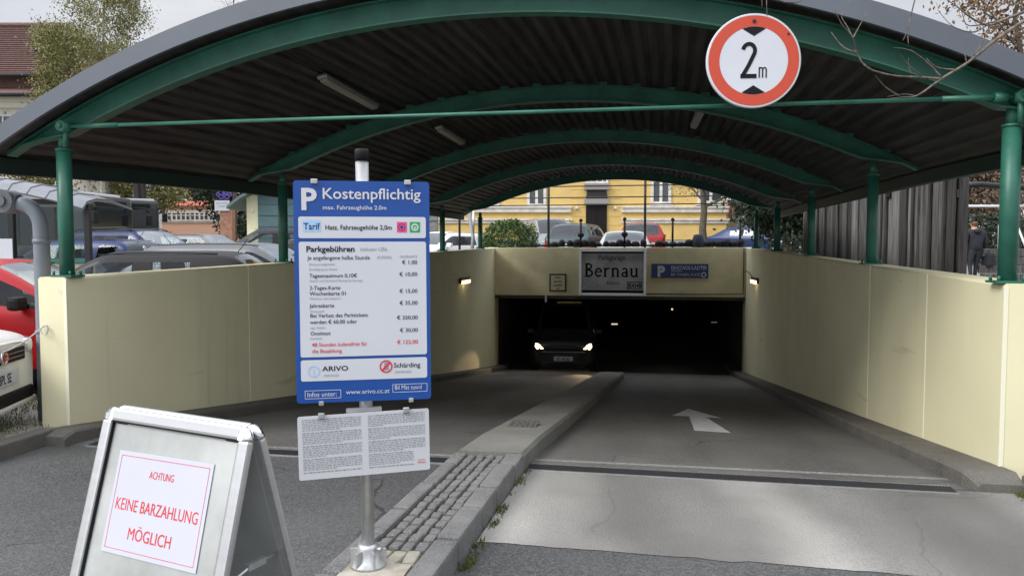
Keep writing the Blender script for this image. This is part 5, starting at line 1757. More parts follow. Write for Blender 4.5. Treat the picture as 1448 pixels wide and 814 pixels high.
# teal shed with cream end and green roof edge
Dt2 = 30.0
t, xc, z = far_building('garden_shed', 'teal clad shed with a cream end wall and sloping roof behind the second green post', 345, 440, Dt2, 'shed')
def bx(px): return fx(px, Dt2) - xc
def bz(py): return fz(py, Dt2) - z
m = MB(); m.span((bx(366), 0, -.2), (bx(470), 5, bz(266))); sub('clad_wall', m, M['teal'], t)
m = MB()
for k in range(6): m.box(((bx(366) + bx(470)) / 2, -.012, .3 + k * .45), (bx(470) - bx(366) - .02, .03, .02))
sub('battens', m, M['teal'], t)
m = MB(); m.span((bx(349), .1, -.2), (bx(366) - .004, 4.8, bz(270))); m.tube([(bx(357), .1, bz(297)), (bx(357), .05, bz(297))], .09, 10); sub('end_wall', m, M['cream'], t)
m = MB(); rings = []
for i in range(9):
    f = i / 8; x = bx(327) + (bx(480) - bx(327)) * f
    zt = bz(293) + (bz(262) - bz(293)) * (1 - (1 - min(1, f * 2.2)) ** 2)
    rings.append([(x, -.4, zt - .08), (x, -.4, zt + .04), (x, 5.3, zt + .04), (x, 5.3, zt - .08)])
m.sweep(rings); sub('roof', m, mat('shed_roof', (.10, .15, .16), .6), t)

# brick gate pillar with white board and purple ornament
Dg = 33.0
xy = P(322, Dg); zg = ground_z(*xy)
t = thing('gate_pillar', 'brick pillar with a small white board and purple scrollwork sign on top', 'pillar sign', (xy[0], xy[1], zg - .012), YAW)
m = MB(); m.span((-.22, -.2, 0), (.30, .2, fz(293, Dg) - zg)); m.span((-.27, -.25, fz(293, Dg) - zg), (.35, .25, fz(290, Dg) - zg)); sub('pillar', m, mat('old_brick', (.30, .14, .09), .9, col2=(.42, .24, .17), scale=7), t)
m = MB(); m.span((-.42, -.27, fz(298, Dg) - zg), (.22, -.21, fz(283.5, Dg) - zg)); bd = sub('white_board', m, M['sign_white'], t)
m = MB(); m.text('WILLKOMMEN', -.10, fz(288.5, Dg) - zg, .10, .275, 'CENTER', .8); m.text('BLUMEN', -.10, fz(293, Dg) - zg, .10, .275, 'CENTER', .8); sub('lettering', m, M['grey_ink'], bd)
m = MB()
zc = fz(275.5, Dg) - zg
for s in (-1, 1):
    for k, (dx, dz, rr) in enumerate(((.13, .10, .10), (.13, -.08, .09), (.26, .02, .07))):
        m.tube([(-.1 + s * dx + rr * math.cos(a * .6283), 0, zc + dz + rr * math.sin(a * .6283)) for a in range(10)], .035, 6, closed=True)
m.tube([(-.1, 0, fz(290, Dg) - zg), (-.1, 0, zc + .38)], .03, 6)
sub('ornament', m, mat('purple_paint', (.10, .06, .32), .5), t)
# dark pole left centre
xy = P(206, 40)
m = MB(); m.tube([(0, 0, 0), (0, 0, 7.5)], .12, 10); m.box((-.35, 0, 4.6), (.3, .3, 4.2), bev=.04)
o = m.build('utility_pole', M['dark_metal']); o.location = (*xy, ground_z(*xy) - .012); tag(o, 'dark utility pole rising between the trees behind the right bus', 'pole')

# grey bent pipe beside the left wall end
t = thing('vent_pipe', 'grey bent metal pipe with a round joint beside the left wall end', 'pipe', (*P(60, 6.75), 0))
d0 = 6.75
pts = [P3(59, 640, d0)]
pts[0].z = 0.05
pts += [P3(60, 500, d0), P3(60, 340, d0)]
for i in range(9):
    a = R(90 * i / 8)
    pts.append(P3(60 - 30 * (1 - math.cos(a)), 322 - 34 * math.sin(a), d0))
m = MB(); m.tube(pts, .066, 16)
sub('pipe', m, M['pipe'], t, True)
m = MB(); p = P3(13, 285, d0); q = Vector((-SY, CY, 0))
m.tube([p - q * .09, p + q * .09], .105, 20); m.tube([p - q * .11, p - q * .09], .05, 12); m.tube([P3(31, 287, d0), P3(-8, 283, d0)], .075, 14)
m.tube([P3(-8, 283, d0), P3(-60, 284, d0)], .066, 14)
sub('joint', m, mat('joint_grey', (.12, .13, .15), .5), t, True)
m = MB(); m.tube([P3(60, 344, d0), P3(60, 338, d0)], .073, 16); m.tube([P3(60, 470, d0), P3(60, 466, d0)], .073, 16); sub('sleeve', m, M['pipe'], t, True)

# rope from the wall ring to the left
yr = 5.612
rx0 = xl(5.62) - .20
t = thing('barrier_rope', 'thin pale rope tied to a ring on the left wall end', 'rope', (rx0, yr, fz(461, 6.4)))
zr = fz(460, 6.4)
m = MB(); m.tube([(rx0, yr - .012 - .012 * 0, zr)] and [(rx0 + .035 * math.cos(a * .3927), yr - .018, zr - .035 + .038 * math.sin(a * .3927)) for a in range(16)], .0045, 6, closed=True); m.tube([(rx0, yr + .008, zr), (rx0, yr - .03, zr)], .008, 6)
sub('ring', m, M['steel'], t, True)
m = MB()
a, b = Vector((rx0, yr - .025, zr)), P3(-30, 506, 5.7)
m.tube([a.lerp(b, i / 14) + Vector((0, 0, -.05 * math.sin(math.pi * i / 14))) for i in range(15)], .006, 6)
sub('rope', m, mat('pale_rope', (.45, .45, .47), .8), t, True)

# ================================================================== YELLOW BUILDING AND THE BACK
Dy = 44.0
t, xc, z = far_building('yellow_building', 'yellow building with white ledges, tall windows and a dark door', 600, 1030, Dy)
def bx(px): return fx(px, Dy) - xc
def bz(py): return fz(py, Dy) - z
m = MB(); m.span((bx(560), 0, bz(343)), (bx(1026), 14, bz(150))); sub('wall', m, M['yellow'], t)
m = MB(); m.span((bx(560), -.05, -.3), (bx(1026) + .03, 14.05, bz(340))); sub('plinth', m, M['grey_plinth'], t)
m = MB()
for py, dd, hh in ((296, .16, .34), (312.5, .14, .26)):
    for a, b in ((560, 807), (878, 1028)):
        m.span((bx(a), -dd, bz(py) - hh / 2), (bx(b), .02, bz(py) + hh / 2)); m.span((bx(a), -dd - .07, bz(py) + hh / 2 - .09), (bx(b) + .05, .02, bz(py) + hh / 2 + .002))
sub('ledge', m, M['stucco_white'], t)
m = MB()
for a, b in ((560, 806), (879, 1026)):
    m.span((bx(a), -.06, bz(339)), (bx(b), .01, bz(313.6)))
sub('lower_course', m, M['yellow'], t)
m = MB(); m.span((bx(828), -.10, bz(289)), (bx(857.5), -.03, bz(343))); m.span((bx(842.5) - .012, -.115, bz(289)), (bx(842.5) + .012, -.10, bz(343))); dr = sub('door', m, mat('dark_door', (.012, .010, .010), .6, spec=.2), t)
m = MB(); m.tube([(bx(843.5), -.16, bz(319)), (bx(843.5), -.16, bz(322))], .025, 6); sub('handle', m, M['steel'], dr)
m = MB(); m.prism([(bx(827), bz(286)), (bx(859), bz(286)), (bx(856), bz(268)), (bx(830), bz(268))], -.18, 0); sub('door_hood', m, mat('weathered_hood', (.03, .028, .027), .8), t)
m = MB(); m.span((bx(825.5), -.32, bz(288.5)), (bx(860), -.02, bz(281.5))); m.span((bx(825.5), -.30, bz(268.5)), (bx(859.5), -.02, bz(260.5))); m.span((bx(825.5), -.36, bz(262.5)), (bx(859.5), -.02, bz(260.0))); sub('door_cornice', m, mat('grey_moulding', (.28, .27, .26), .8), t)
windows(t, [(bx(827.5), bx(859), bz(259.5), bz(225))], -.03, M['stucco_white'], M['window'], bars=(3, 1), sill=False, fwid=.12)
windows(t, [(bx(745), bx(772), bz(292), bz(238)), (bx(919), bx(947.5), bz(289), bz(236)), (bx(985), bx(1022), bz(288), bz(236)), (bx(660), bx(706), bz(293), bz(238))], -.03, M['stucco_white'], M['window'], fwid=.16)
m = MB()
for px in (815, 869): m.box((bx(px), -.06, bz(294)), (.18, .14, .14), bev=.03)
sub('lamp', m, M['stucco_white'], t)
m = MB()
for k in range(9): m.span((bx(807), -.012, bz(243) - k * .52 - .02), (bx(826), .01, bz(243) - k * .52)); m.span((bx(860), -.012, bz(243) - k * .52 - .02), (bx(878), .01, bz(243) - k * .52))
sub('render_joints', m, mat('yellow_joint', (.55, .33, .07), .9), t)
m = MB(); m.prism([(bx(555), bz(152)), (bx(1031), bz(152)), (bx(1000), bz(70)), (bx(590), bz(70))], -.5, 14.5); sub('roof', m, M['tile'], t)

# grey stone wall seen left of the yellow building
xy = P(618, 36)
t = thing('stone_wall', 'grey stone wall end beyond the white estate left of the yellow building', 'wall', (*xy, ground_z(*xy) - .012), YAW)
m = MB(); m.box((-.9, 0, 2.1), (1.9, .6, 4.2)); 
sub('masonry', m, mat('grey_masonry', (.16, .16, .15), .9, col2=(.28, .28, .27), scale=4), t)
m = MB()
for k in range(8): m.box((-.9, -.305, .3 + k * .5), (1.88, .02, .03))
sub('bed_joints', m, M['grate'], t)
m = MB(); m.box((0, 0, 0), (.1, .1, .1))
xy = P(664, 24)
m = MB(); m.tube([(0, 0, 0), (.12, 0, 1.3), (-.05, 0, 2.3), (-.25, 0, 2.75)], .06, 8); m.tube([(.12, 0, 1.3), (.14, 0, 2.2)], .04, 8)
o = m.build('support_strut', M['steel']); o.location = (*xy, ground_z(*xy) - .012); tag(o, 'pale grey bent strut between two green posts left of the bush', 'strut')

# iron fence on top of the portal beam
t = thing('iron_fence', 'low black iron fence with round finials along the top of the portal beam', 'fence', (pf(915, 348)[0], PY + .2, 1.685))
ox, oy, oz = t.location
m = MB(); m.span((pf(735, 348)[0] - ox, -.03, .03), (pf(1052, 348)[0] - ox, .03, .08)); sub('rail', m, M['black'], t)
rng = random.Random(9)
px = 783.0
spots = []
while px < 1052:
    spots.append(px); px += rng.choice((9.5, 10.5, 11.5)) if px < 905 or px > 925 else 22
for px in spots:
    x = pf(px, 346)[0] - ox
    r = rng.uniform(.085, .13); hh = rng.uniform(.13, .22)
    m = MB(); m.lathe([(r * .8, 0), (r * .92, hh * .25), (r, hh * .5), (r * .86, hh * .75), (r * .5, hh * .95), (.01, hh)], c=(x, rng.uniform(-.03, .03), .02), n=12)
    sub('finial', m, M['black'], t)
for px, py in ((820.5, 314), (883, 312), (951.5, 313), (1048, 314)):
    x = pf(px, 340)[0] - ox; h = pf(px, py)[1] - oz
    m = MB(); m.tube([(x, 0, 0), (x, 0, h)], .028, 8); m.lathe([(.01, h), (.05, h + .03), (.05, h + .07), (.01, h + .11)], c=(x, 0, 0), n=10)
    if px in (820.5, 883): m.lathe([(.02, h * .38), (.085, h * .45), (.085, h * .55), (.02, h * .62)], c=(x, 0, 0), n=10)
    sub('post', m, M['black'], t)
x = pf(1036 - 48, 342)[0] - ox
m = MB(); m.lathe([(.16, 0), (.17, .1), (.15, .24), (.13, .28), (.12, .34), (.03, .36)], c=(x, 0, 0), n=16); sub('cap', m, mat('navy_cap', (.02, .025, .05), .7), t)

# tall wire fence behind the portal
yf = PY + 1.35
t = thing('wire_fence', 'thin grey posts with three horizontal wires behind the portal beam', 'fence', (-.5, yf, ground_z(0, yf) - .012))
ox, oy, oz = t.location
def yfp(px, py):
    p = P3(px, py, 1.0) - Vector((0, 0, EYE)); k = yf / p.y
    return p.x * k, EYE + p.z * k
for px in (775.5, 911.5, 650, 1070):
    x = yfp(px, 300)[0] - ox
    m = MB(); m.tube([(x, 0, 0), (x, 0, 4.2)], .035, 8); sub('post', m, M['dark_metal'], t)
for py in (263, 279, 289.5):
    zz = yfp(850, py)[1] - oz
    m = MB(); m.tube([(yfp(640, py)[0] - ox, -.03, zz), (yfp(1075, py)[0] - ox, -.03, zz)], .017, 6); sub('wire', m, M['dark_metal'], t)

# ================================================================== VEGETATION
def leaves(mb, pts, size, rng, spread, droop=0.0, aspect=.55):
    vs, fs = [], []
    b = len(mb.v)
    for p in pts:
        q = Vector((p[0] + rng.gauss(0, spread), p[1] + rng.gauss(0, spread), p[2] + rng.gauss(0, spread) - abs(rng.gauss(0, droop))))
        s = size * rng.uniform(.6, 1.3)
        u = Vector((rng.gauss(0, 1), rng.gauss(0, 1), rng.gauss(0, 1) - (1.2 if droop else 0))).normalized()
        w = u.cross(Vector((rng.gauss(0, 1), rng.gauss(0, 1), rng.gauss(0, 1)))).normalized()
        k = len(vs)
        vs += [q - u * s * .5, q + w * s * aspect * .5, q + u * s * .5, q - w * s * aspect * .5]
        fs.append((k, k + 1, k + 2, k + 3))
    mb.raw(vs, fs)
def tree(name, label, cat, loc, H, spread, leafm, nleaf, lsize, seed, barkm='bark', r0=.14, first=.3, droop=0.0, nl1=9, nl2=5, jit=.18, up=.5, group=None, lean=(0, 0)):
    rng = random.Random(seed)
    t = thing(name, label, cat, loc, rng.uniform(0, 6) * 0, group)
    tr = MB()
    pts, cur = [], Vector((0, 0, 0))
    for i in range(9):
        f = i / 8
        pts.append(Vector((lean[0] * f * f + rng.gauss(0, .02 * H * f), lean[1] * f * f + rng.gauss(0, .02 * H * f), H * f * .93)))
    tr.tube(pts, [r0 * (1 - .88 * (i / 8)) for i in range(9)], 9)
    ends = []
    for i in range(nl1):
        f = first + (1 - first) * (i + rng.uniform(0, .7)) / nl1
        k = min(7, int(f * 8)); p = pts[k].lerp(pts[k + 1], f * 8 - k)
        a = i * 2.4 + rng.uniform(-.4, .4)
        ln = spread * (1.15 - .75 * f) * rng.uniform(.75, 1.15)
        d = Vector((math.cos(a), math.sin(a), up * rng.uniform(.6, 1.4))).normalized()
        lp = [p]; q = p.copy(); dd = d.copy()
        for s in range(5):
            dd = (dd + Vector((rng.gauss(0, .18), rng.gauss(0, .18), rng.gauss(.05, .15)))).normalized()
            q = q + dd * ln / 5; lp.append(q.copy())
        rb = r0 * (1 - .85 * f) * .5
        tr.tube(lp, [max(.008, rb * (1 - s / 5.5)) for s in range(6)], 6)
        for s in range(2, 6): ends.append((lp[s], ln))
        for j in range(nl2):
            k2 = rng.randint(1, 4); o2 = lp[k2].lerp(lp[k2 + 1], rng.random())
            a2 = rng.uniform(0, 6.283); l2 = ln * rng.uniform(.25, .5)
            d2 = (dd * .5 + Vector((math.cos(a2), math.sin(a2), rng.uniform(-.2, .7)))).normalized()
            l2p = [o2]; q2 = o2.copy()
            for s in range(4):
                d2 = (d2 + Vector((rng.gauss(0, .2), rng.gauss(0, .2), rng.gauss(0, .2) - droop * .35))).normalized()
                q2 = q2 + d2 * l2 / 4; l2p.append(q2.copy())
            tr.tube(l2p, [max(.005, rb * .4 * (1 - s / 4.6)) for s in range(5)], 4)
            for s in range(1, 5): ends.append((l2p[s], ln)); ends.append((l2p[s], ln))
    sub('trunk', tr, M[barkm], t, fix=False)
    if nleaf:
        lf = MB(); pts2 = []
        for i in range(nleaf):
            e, ln = rng.choice(ends); pts2.append(e)
        leaves(lf, pts2, lsize, rng, jit, droop)
        sub('crown', lf, M[leafm], t, fix=False)
    return t
def gxy(px, d): xy = P(px, d); return (xy[0], xy[1], ground_z(*xy) - .03)
tree('birch_tree', 'tall yellow-green birch rising above the left end of the canopy roof', 'tree', gxy(150, 31), 14.2, 3.6, 'leaf_birch', 30000, .095, 4, 'bark_light', .13, .45, .35, 16, 8, .22, .55)
tree('birch_tree', 'lower yellow-green birch overlapping the old brown tile roof', 'tree', gxy(98, 33), 11.4, 2.3, 'leaf_birch', 26000, .095, 8, 'bark_light', .12, .5, .45, 15, 8, .22, .45)
tree('birch_tree', 'leafy birch seen under the canopy edge behind the buses', 'tree', gxy(122, 48), 8.5, 4.2, 'leaf_birch', 9000, .24, 12, 'bark', .18, .2, .2, 14, 6, .35, .4)
tree('birch_tree', 'leafy birch at the far left between the shelter roof and the canopy edge', 'tree', gxy(52, 36), 6.2, 3.0, 'leaf_birch', 9000, .18, 14, 'bark', .16, .2, .2, 14, 6, .35, .4)
tree('birch_tree', 'birch under the canopy edge right of the utility pole', 'tree', gxy(218, 50), 7.6, 3.4, 'leaf_birch', 5500, .24, 13, 'bark', .16, .25, .2, 12, 6, .3, .5)
tree('bare_tree', 'bare leafless treetop just above the canopy roof near the top edge', 'tree', gxy(330, 34), 13.6, 2.4, 'leaf_birch', 0, .1, 15, 'bark', .12, .5, .0, 16, 9, .1, .8)
tree('conifer_tree', 'dark evergreen between the low pink building and the teal shed', 'tree', gxy(300, 68), 9.6, 3.6, 'leaf_dark', 7000, .35, 17, 'bark', .2, .1, .2, 16, 6, .4, .1)
tree('conifer_tree', 'dark evergreen half hidden behind the teal shed', 'tree', gxy(345, 52), 7.0, 3.0, 'leaf_dark', 6000, .32, 18, 'bark', .2, .1, .2, 14, 6, .4, .1)
tree('street_tree', 'grey trunked tree with dry leaves before the right end of the yellow building', 'tree', gxy(994, 30), 6.2, 3.0, 'leaf_brown', 7000, .08, 23, 'bark', .19, .40, .0, 14, 10, .2, .35)
tree('autumn_tree', 'large autumn tree with orange leaves at the upper right corner', 'tree', gxy(1432, 26), 12.6, 4.0, 'leaf_autumn', 6500, .16, 31, 'bark', .2, .3, .1, 16, 8, .3, .6)
tree('autumn_tree', 'brown leaved tree behind the walking person at the right edge', 'tree', gxy(1395, 36), 6.8, 3.8, 'leaf_brown', 34000, .17, 33, 'bark', .2, .12, .1, 18, 8, .45, .4)
tree('hedge_tree', 'dark dense tree left of the plank shed above the right wall', 'tree', gxy(1112, 26), 6.0, 2.3, 'leaf_dark', 30000, .15, 41, 'bark', .15, .08, .1, 14, 7, .3, .4)
tree('hedge_tree', 'second dark tree partly hidden by the plank shed', 'tree', gxy(1162, 24), 6.4, 2.2, 'leaf_dark', 30000, .15, 42, 'bark', .15, .08, .1, 14, 7, .3, .4)
tree('autumn_tree', 'brownish tree between the dark hedge and the red van', 'tree', gxy(1098, 40), 5.6, 2.3, 'leaf_dark', 20000, .18, 45, 'bark', .15, .1, .1, 14, 6, .35, .5)

def bush(name, label, loc, rx_, rz2, n, size, leafm, seed, group=None):
    rng = random.Random(seed)
    t = thing(name, label, 'bush', loc, 0, group)
    m = MB()
    for i in range(14):
        a = rng.uniform(0, 6.283); r = rng.uniform(.3, .8)
        m.tube([(0, 0, 0), (math.cos(a) * rx_ * r * .5, math.sin(a) * rx_ * r * .5, rz2 * .9), (math.cos(a) * rx_ * r, math.sin(a) * rx_ * r, rz2 * rng.uniform(1.1, 1.7))], [.03, .02, .006], 5)
    sub('stems', m, M['bark'], t)
    lf = MB(); pts = []
    lumps = [(rng.uniform(0, 6.283), rng.uniform(-.3, 1.2), rng.uniform(.04, .13)) for i in range(22)]
    for i in range(n):
        a = rng.uniform(0, 6.283); e = math.asin(rng.uniform(-.95, 1))
        k = 1.0 - abs(rng.gauss(0, .16))
        for la, le, lm in lumps:
            dd = (math.cos(a - la) * math.cos(e) * math.cos(le) + math.sin(e) * math.sin(le))
            if dd > .9: k += lm * (dd - .9) * 10
        pts.append((math.cos(a) * math.cos(e) * rx_ * k, math.sin(a) * math.cos(e) * rx_ * k, rz2 + math.sin(e) * rz2 * k))
    leaves(lf, pts, size, rng, .03, 0, .6)
    sub('crown', lf, M[leafm], t, fix=False)
    return t
bush('clipped_bush', 'round clipped green bush behind the left end of the portal beam', gxy(720, 23.5), .80, .92, 9000, .085, 'leaf_bush', 51)
bush('shrub', 'dark green hedge shrub behind the walking person', gxy(1400, 29), 1.9, .95, 6000, .16, 'leaf_dark', 53)
bush('shrub', 'small olive shrub left of the clipped bush behind a green post', gxy(680, 26), .55, .7, 2500, .09, 'leaf_bush', 54)

# bare tree outside the right edge whose branches reach into the picture
tx, ty = P(1640, 4.5)
t = thing('bare_tree', 'bare branches of a young leafless tree reaching in front of the canopy at upper right', 'tree', (tx, ty, .06))
def b9(x, y, d): return P3(940 + x / 2.85, y / 2.85, d)
trunk = [Vector((tx, ty, .06)), Vector((tx + .03, ty + .02, 1.2)), Vector((tx - .02, ty + .03, 2.2)), Vector((tx - .05, ty, 2.9)), Vector((tx + .05, ty - .05, 3.8)), Vector((tx, ty, 4.8))]
m = MB(); m.tube(trunk, [.06, .052, .045, .038, .025, .01], 10); sub('trunk', m, M['bark'], t, True)
m = MB()
def br(pts, r0, r1, n=6):
    k = len(pts)
    # smooth the measured polyline a little
    fine = []
    for i in range(k - 1):
        p0, p1, p2, p3 = pts[max(0, i - 1)], pts[i], pts[i + 1], pts[min(k - 1, i + 2)]
        for s in range(4):
            u = s / 4
            fine.append(.5 * ((2 * p1) + (p2 - p0) * u + (2 * p0 - 5 * p1 + 4 * p2 - p3) * u * u + (3 * p1 - p0 - 3 * p2 + p3) * u ** 3))
    fine.append(pts[-1])
    q = len(fine)
    m.tube(fine, [(r0 + (r1 * .45 - r0) * i / (q - 1)) * .68 * (1 + .10 * math.sin(i * 2.7)) for i in range(q)], n)
br([trunk[2] + Vector((0, 0, .2)), b9(1600, -40, 4.45), b9(1448, 62, 4.4), b9(1300, 165, 4.35), b9(1200, 250, 4.3), b9(1090, 320, 4.25), b9(1000, 385, 4.2), b9(940, 392, 4.2), b9(880, 400, 4.18)], .022, .006, 8)
br([trunk[3], b9(1600, -30, 4.6), b9(1448, 35, 4.6), b9(1340, 78, 4.6), b9(1270, 102, 4.55), b9(1200, 70, 4.5), b9(1150, 30, 4.5), b9(1090, -10, 4.5)], .018, .007)
br([b9(1270, 102, 4.55), b9(1210, 130, 4.5), b9(1130, 105, 4.5), b9(1070, 40, 4.5)], .007, .004)
br([b9(1330, 80, 4.6), b9(1200, 105, 4.6), b9(1170, 60, 4.62), b9(1150, -10, 4.65)], .007, .005)
br([b9(1090, 318, 4.25), b9(1000, 312, 4.2), b9(900, 305, 4.15), b9(800, 275, 4.1), b9(755, 215, 4.1), b9(737, 155, 4.05), b9(690, 95, 4.0), b9(658, 30, 4.0)], .010, .005)
br([b9(737, 155, 4.05), b9(760, 110, 4.05), b9(790, 52, 4.05)], .006, .004)
br([b9(737, 155, 4.05), b9(715, 110, 4.08), b9(690, 60, 4.1), b9(725, 0, 4.15)], .005, .004)
br([b9(760, 214, 4.1), b9(700, 190, 4.15), b9(650, 130, 4.2)], .006, .004)
br([b9(812, 280, 4.1), b9(775, 250, 4.1), b9(745, 200, 4.12)], .006, .004)
br([b9(1090, 310, 4.25), b9(1045, 262, 4.25), b9(970, 205, 4.2), b9(900, 193, 4.2)], .008, .004)
br([b9(1150, 282, 4.28), b9(1075, 272, 4.3), b9(1030, 235, 4.32)], .007, .004)
br([b9(1015, 308, 4.2), b9(960, 262, 4.15), b9(925, 218, 4.1)], .006, .004)
br([b9(975, 300, 4.2), b9(962, 270, 4.2), b9(960, 235, 4.2)], .004, .003)
br([b9(930, 390, 4.2), b9(870, 350, 4.15), b9(830, 305, 4.1)], .007, .004)
br([b9(985, 385, 4.2), b9(940, 380, 4.2), b9(880, 390, 4.15)], .005, .004)
br([b9(1190, 248, 4.3), b9(1182, 200, 4.3), b9(1190, 140, 4.3)], .006, .005)
br([b9(1220, 225, 4.3), b9(1255, 165, 4.3), b9(1285, 100, 4.32)], .006, .004)
br([b9(985, -30, 4.1), b9(968, 50, 4.1), b9(950, 130, 4.1), b9(935, 165, 4.1)], .006, .004)
br([b9(955, 145, 4.1), b9(958, 180, 4.1)], .005, .004)
br([b9(392, -60, 4.0), b9(392, 0, 4.0), b9(395, 70, 4.0)], .006, .004)
br([b9(372, -40, 4.0), b9(375, 30, 4.0)], .005, .004)
br([b9(460, 8, 4.0), b9(510, 10, 4.0), b9(560, -10, 4.0), b9(700, -60, 4.0)], .005, .005)
# high limb carrying the hanging twigs
br([trunk[4], b9(1350, -160, 4.4), b9(1000, -130, 4.2), b9(700, -90, 4.1), b9(380, -60, 4.0)], .016, .007)
sub('branches', m, M['twig'], t, True, fix=False)

# ================================================================== RIGHT SIDE
# weathered plank shed
xa, ya = P(1349, 11.2); xb2, yb2 = P(1140, 17.5)
t = thing('plank_shed', 'old grey plank shed with vertical boards behind the right ramp wall', 'shed', (xa, ya, ground_z(xa, ya) - .012), math.atan2(yb2 - ya, xb2 - xa))
Ls = math.hypot(xb2 - xa, yb2 - ya)
rng = random.Random(61)
m = MB(); x = 0
while x < Ls:
    w = rng.uniform(.16, .30); h = 3.5 + rng.uniform(-.05, .05)
    m.m = rng.choice((0, 0, 1, 2))
    m.box((x + w / 2, .02 + rng.uniform(-.02, .02), h / 2), (w - .03, .03, h - .02 - rng.uniform(0, .1)), bev=.004, ry=rng.uniform(-.006, .006))
    m.m = rng.choice((0, 1))
    if rng.random() < .45: m.box((x + w, .055, h / 2), (.06, .035, h - .1), bev=.006)
    x += w
sub('boards', m, [M['plank'], M['plank_dark'], M['plank_pale']], t)
m = MB()
for z in (.5, 2.2, 3.3): m.box((Ls / 2, -.06, z), (Ls - .05, .08, .12))
m.box((Ls / 2 + .02, -.012, 1.7), (Ls - .06, .012, 3.38))
for x in (0.05, Ls / 3, 2 * Ls / 3, Ls - .05): m.box((x, -.12, 1.7), (.12, .12, 3.4))
sub('frame', m, M['plank_dark'], t)
m = MB(); m.box((Ls / 2, -1.2, 3.62), (Ls + .6, 2.8, .08)); sub('roof', m, M['dark_metal'], t)
m = MB(); m.box((Ls * .33, .055, 2.35), (.16, .03, .12)); m.box((.55, .055, 2.6), (.22, .03, .05)); m.box((.25, .055, 2.62), (.2, .03, .05)); m.box((1.9, .055, 2.5), (.22, .03, .14)); sub('slots', m, M['black'], t)

# white metal frame and rails behind the person
Dw = 25.0
xy = P(1410, Dw); z = ground_z(*xy)
t = thing('swing_frame', 'white metal bar frame with slanting legs behind the walking person', 'frame', (xy[0], xy[1], z - .012), YAW)
def lx(px): return fx(px, Dw) - fx(1410, Dw)
def lz(py): return fz(py, Dw) - z
m = MB()
m.tube([(lx(1358), 0, lz(291)), (lx(1465), 0, lz(291))], .045, 8)
for a, b in ((1398, 1411), (1450, 1436)): m.tube([(lx(a), -.5, 0), (lx(b), 0, lz(318))], .035, 8)
m.tube([(lx(1365), 0, lz(291)), (lx(1350), .4, 0)], .035, 8)
sub('bars', m, M['white'], t)
m = MB(); m.tube([(lx(1395), -2.2, lz(372) + .02), (lx(1470), -2.0, lz(378))], .04, 8)
for px in (1398, 1440, 1466): m.tube([(lx(px), -2.15, 0), (lx(px), -2.15, lz(373))], .035, 6)
sub('low_rail', m, M['white'], t)
# dark beam
xy = P(1400, 17.5); z = ground_z(*xy)
m = MB()
m.tube([(-.85, 0, fz(263, 17.5) - z), (-.3, 0, fz(260, 17.5) - z), (.3, 0, fz(263, 17.5) - z), (1.2, 0, fz(266, 17.5) - z)], .07, 8)
for x in (-.85, 1.2): m.tube([(x, 0, 0), (x, 0, fz(262, 17.5) - z)], .06, 8)
o = m.build('dark_frame', M['dark_metal']); o.location = (xy[0], xy[1], z - .012); o.rotation_euler = (0, 0, YAW); tag(o, 'dark metal goal frame with a bent crossbar right of the plank shed', 'frame')
# sleeper retaining wall and steps
xy = P(1450, 21); z = ground_z(*xy)
t = thing('sleeper_wall', 'low wall of stacked grey timber sleepers at the right edge', 'retaining wall', (xy[0], xy[1], z - .012), YAW)
rng = random.Random(71)
m = MB()
for k in range(4): m.box((rng.uniform(-.06, .06) + .4, rng.uniform(-.02, .02) + k * .03, .12 + k * .235), (3.2, .22, .22), bev=.02)
sub('sleepers', m, M['plank'], t)
t = thing('timber_edging', 'dark timber edging with rubble beside the right wall end', 'edging', (xr(5.7) + .95, 6.2, .08))
m = MB()
for k in range(3): m.box((-.02 + .1 * k, .3 * k, .40 + .22 * k), (1.1, .2, .20), bev=.02, rz=.05)
for k in range(3): m.box((-.35, .02 + .3 * k, .2 + .1 * k), (.14, .14, .4 + .2 * k))
sub('sleepers', m, M['plank'], t)
m = MB()
for k in range(24): 
    m.box((rng.uniform(-.5, .5), rng.uniform(.1, 1.1), .62 + rng.uniform(0, .35)), (rng.uniform(.08, .2),) * 3, rz=rng.uniform(0, 3), bev=.04, rx=rng.uniform(0, 1))
sub('rubble', m, mat('rubble_brown', (.07, .05, .04), .9, col2=(.16, .12, .10), scale=8), t)
m = MB(); m.tube([(-.6, -.05, .92), (.6, .0, .88)], .02, 6); sub('pale_pipe', m, M['steel'], t)
m = MB(); m.box((0, 0, 0), (.35, .3, .55), bev=.01)
o = m.build('concrete_block', M['kerb']); o.location = (xr(5.7) + .53, 5.95, .08 + .26); tag(o, 'grey concrete block standing against the right wall end', 'block')

# ================================================================== PERSON
def skin_mesh(joints, edges, levels=2):
    me = bpy.data.meshes.new('figure_source')
    names = list(joints)
    me.from_pydata([joints[k][0] for k in names], [(names.index(a), names.index(b)) for a, b in edges], [])
    o = bpy.data.objects.new('figure_source', me); C.objects.link(o)
    sk = o.modifiers.new('k', 'SKIN'); sk.use_smooth_shade = True
    for i, k in enumerate(names):
        r = joints[k][1]
        me.skin_vertices[0].data[i].radius = r if isinstance(r, tuple) else (r, r)
        me.skin_vertices[0].data[i].use_root = (i == 0)
    sb = o.modifiers.new('s', 'SUBSURF'); sb.levels = levels; sb.render_levels = levels
    dg = bpy.context.evaluated_depsgraph_get()
    r = bpy.data.meshes.new_from_object(o.evaluated_get(dg))
    mb = MB(); mb.raw([v.co for v in r.vertices], [list(p.vertices) for p in r.polygons], True)
    bpy.data.objects.remove(o); bpy.data.meshes.remove(me); bpy.data.meshes.remove(r)
    return mb
Dp = 21.0
xy = P(1378, Dp); z = ground_z(*xy)
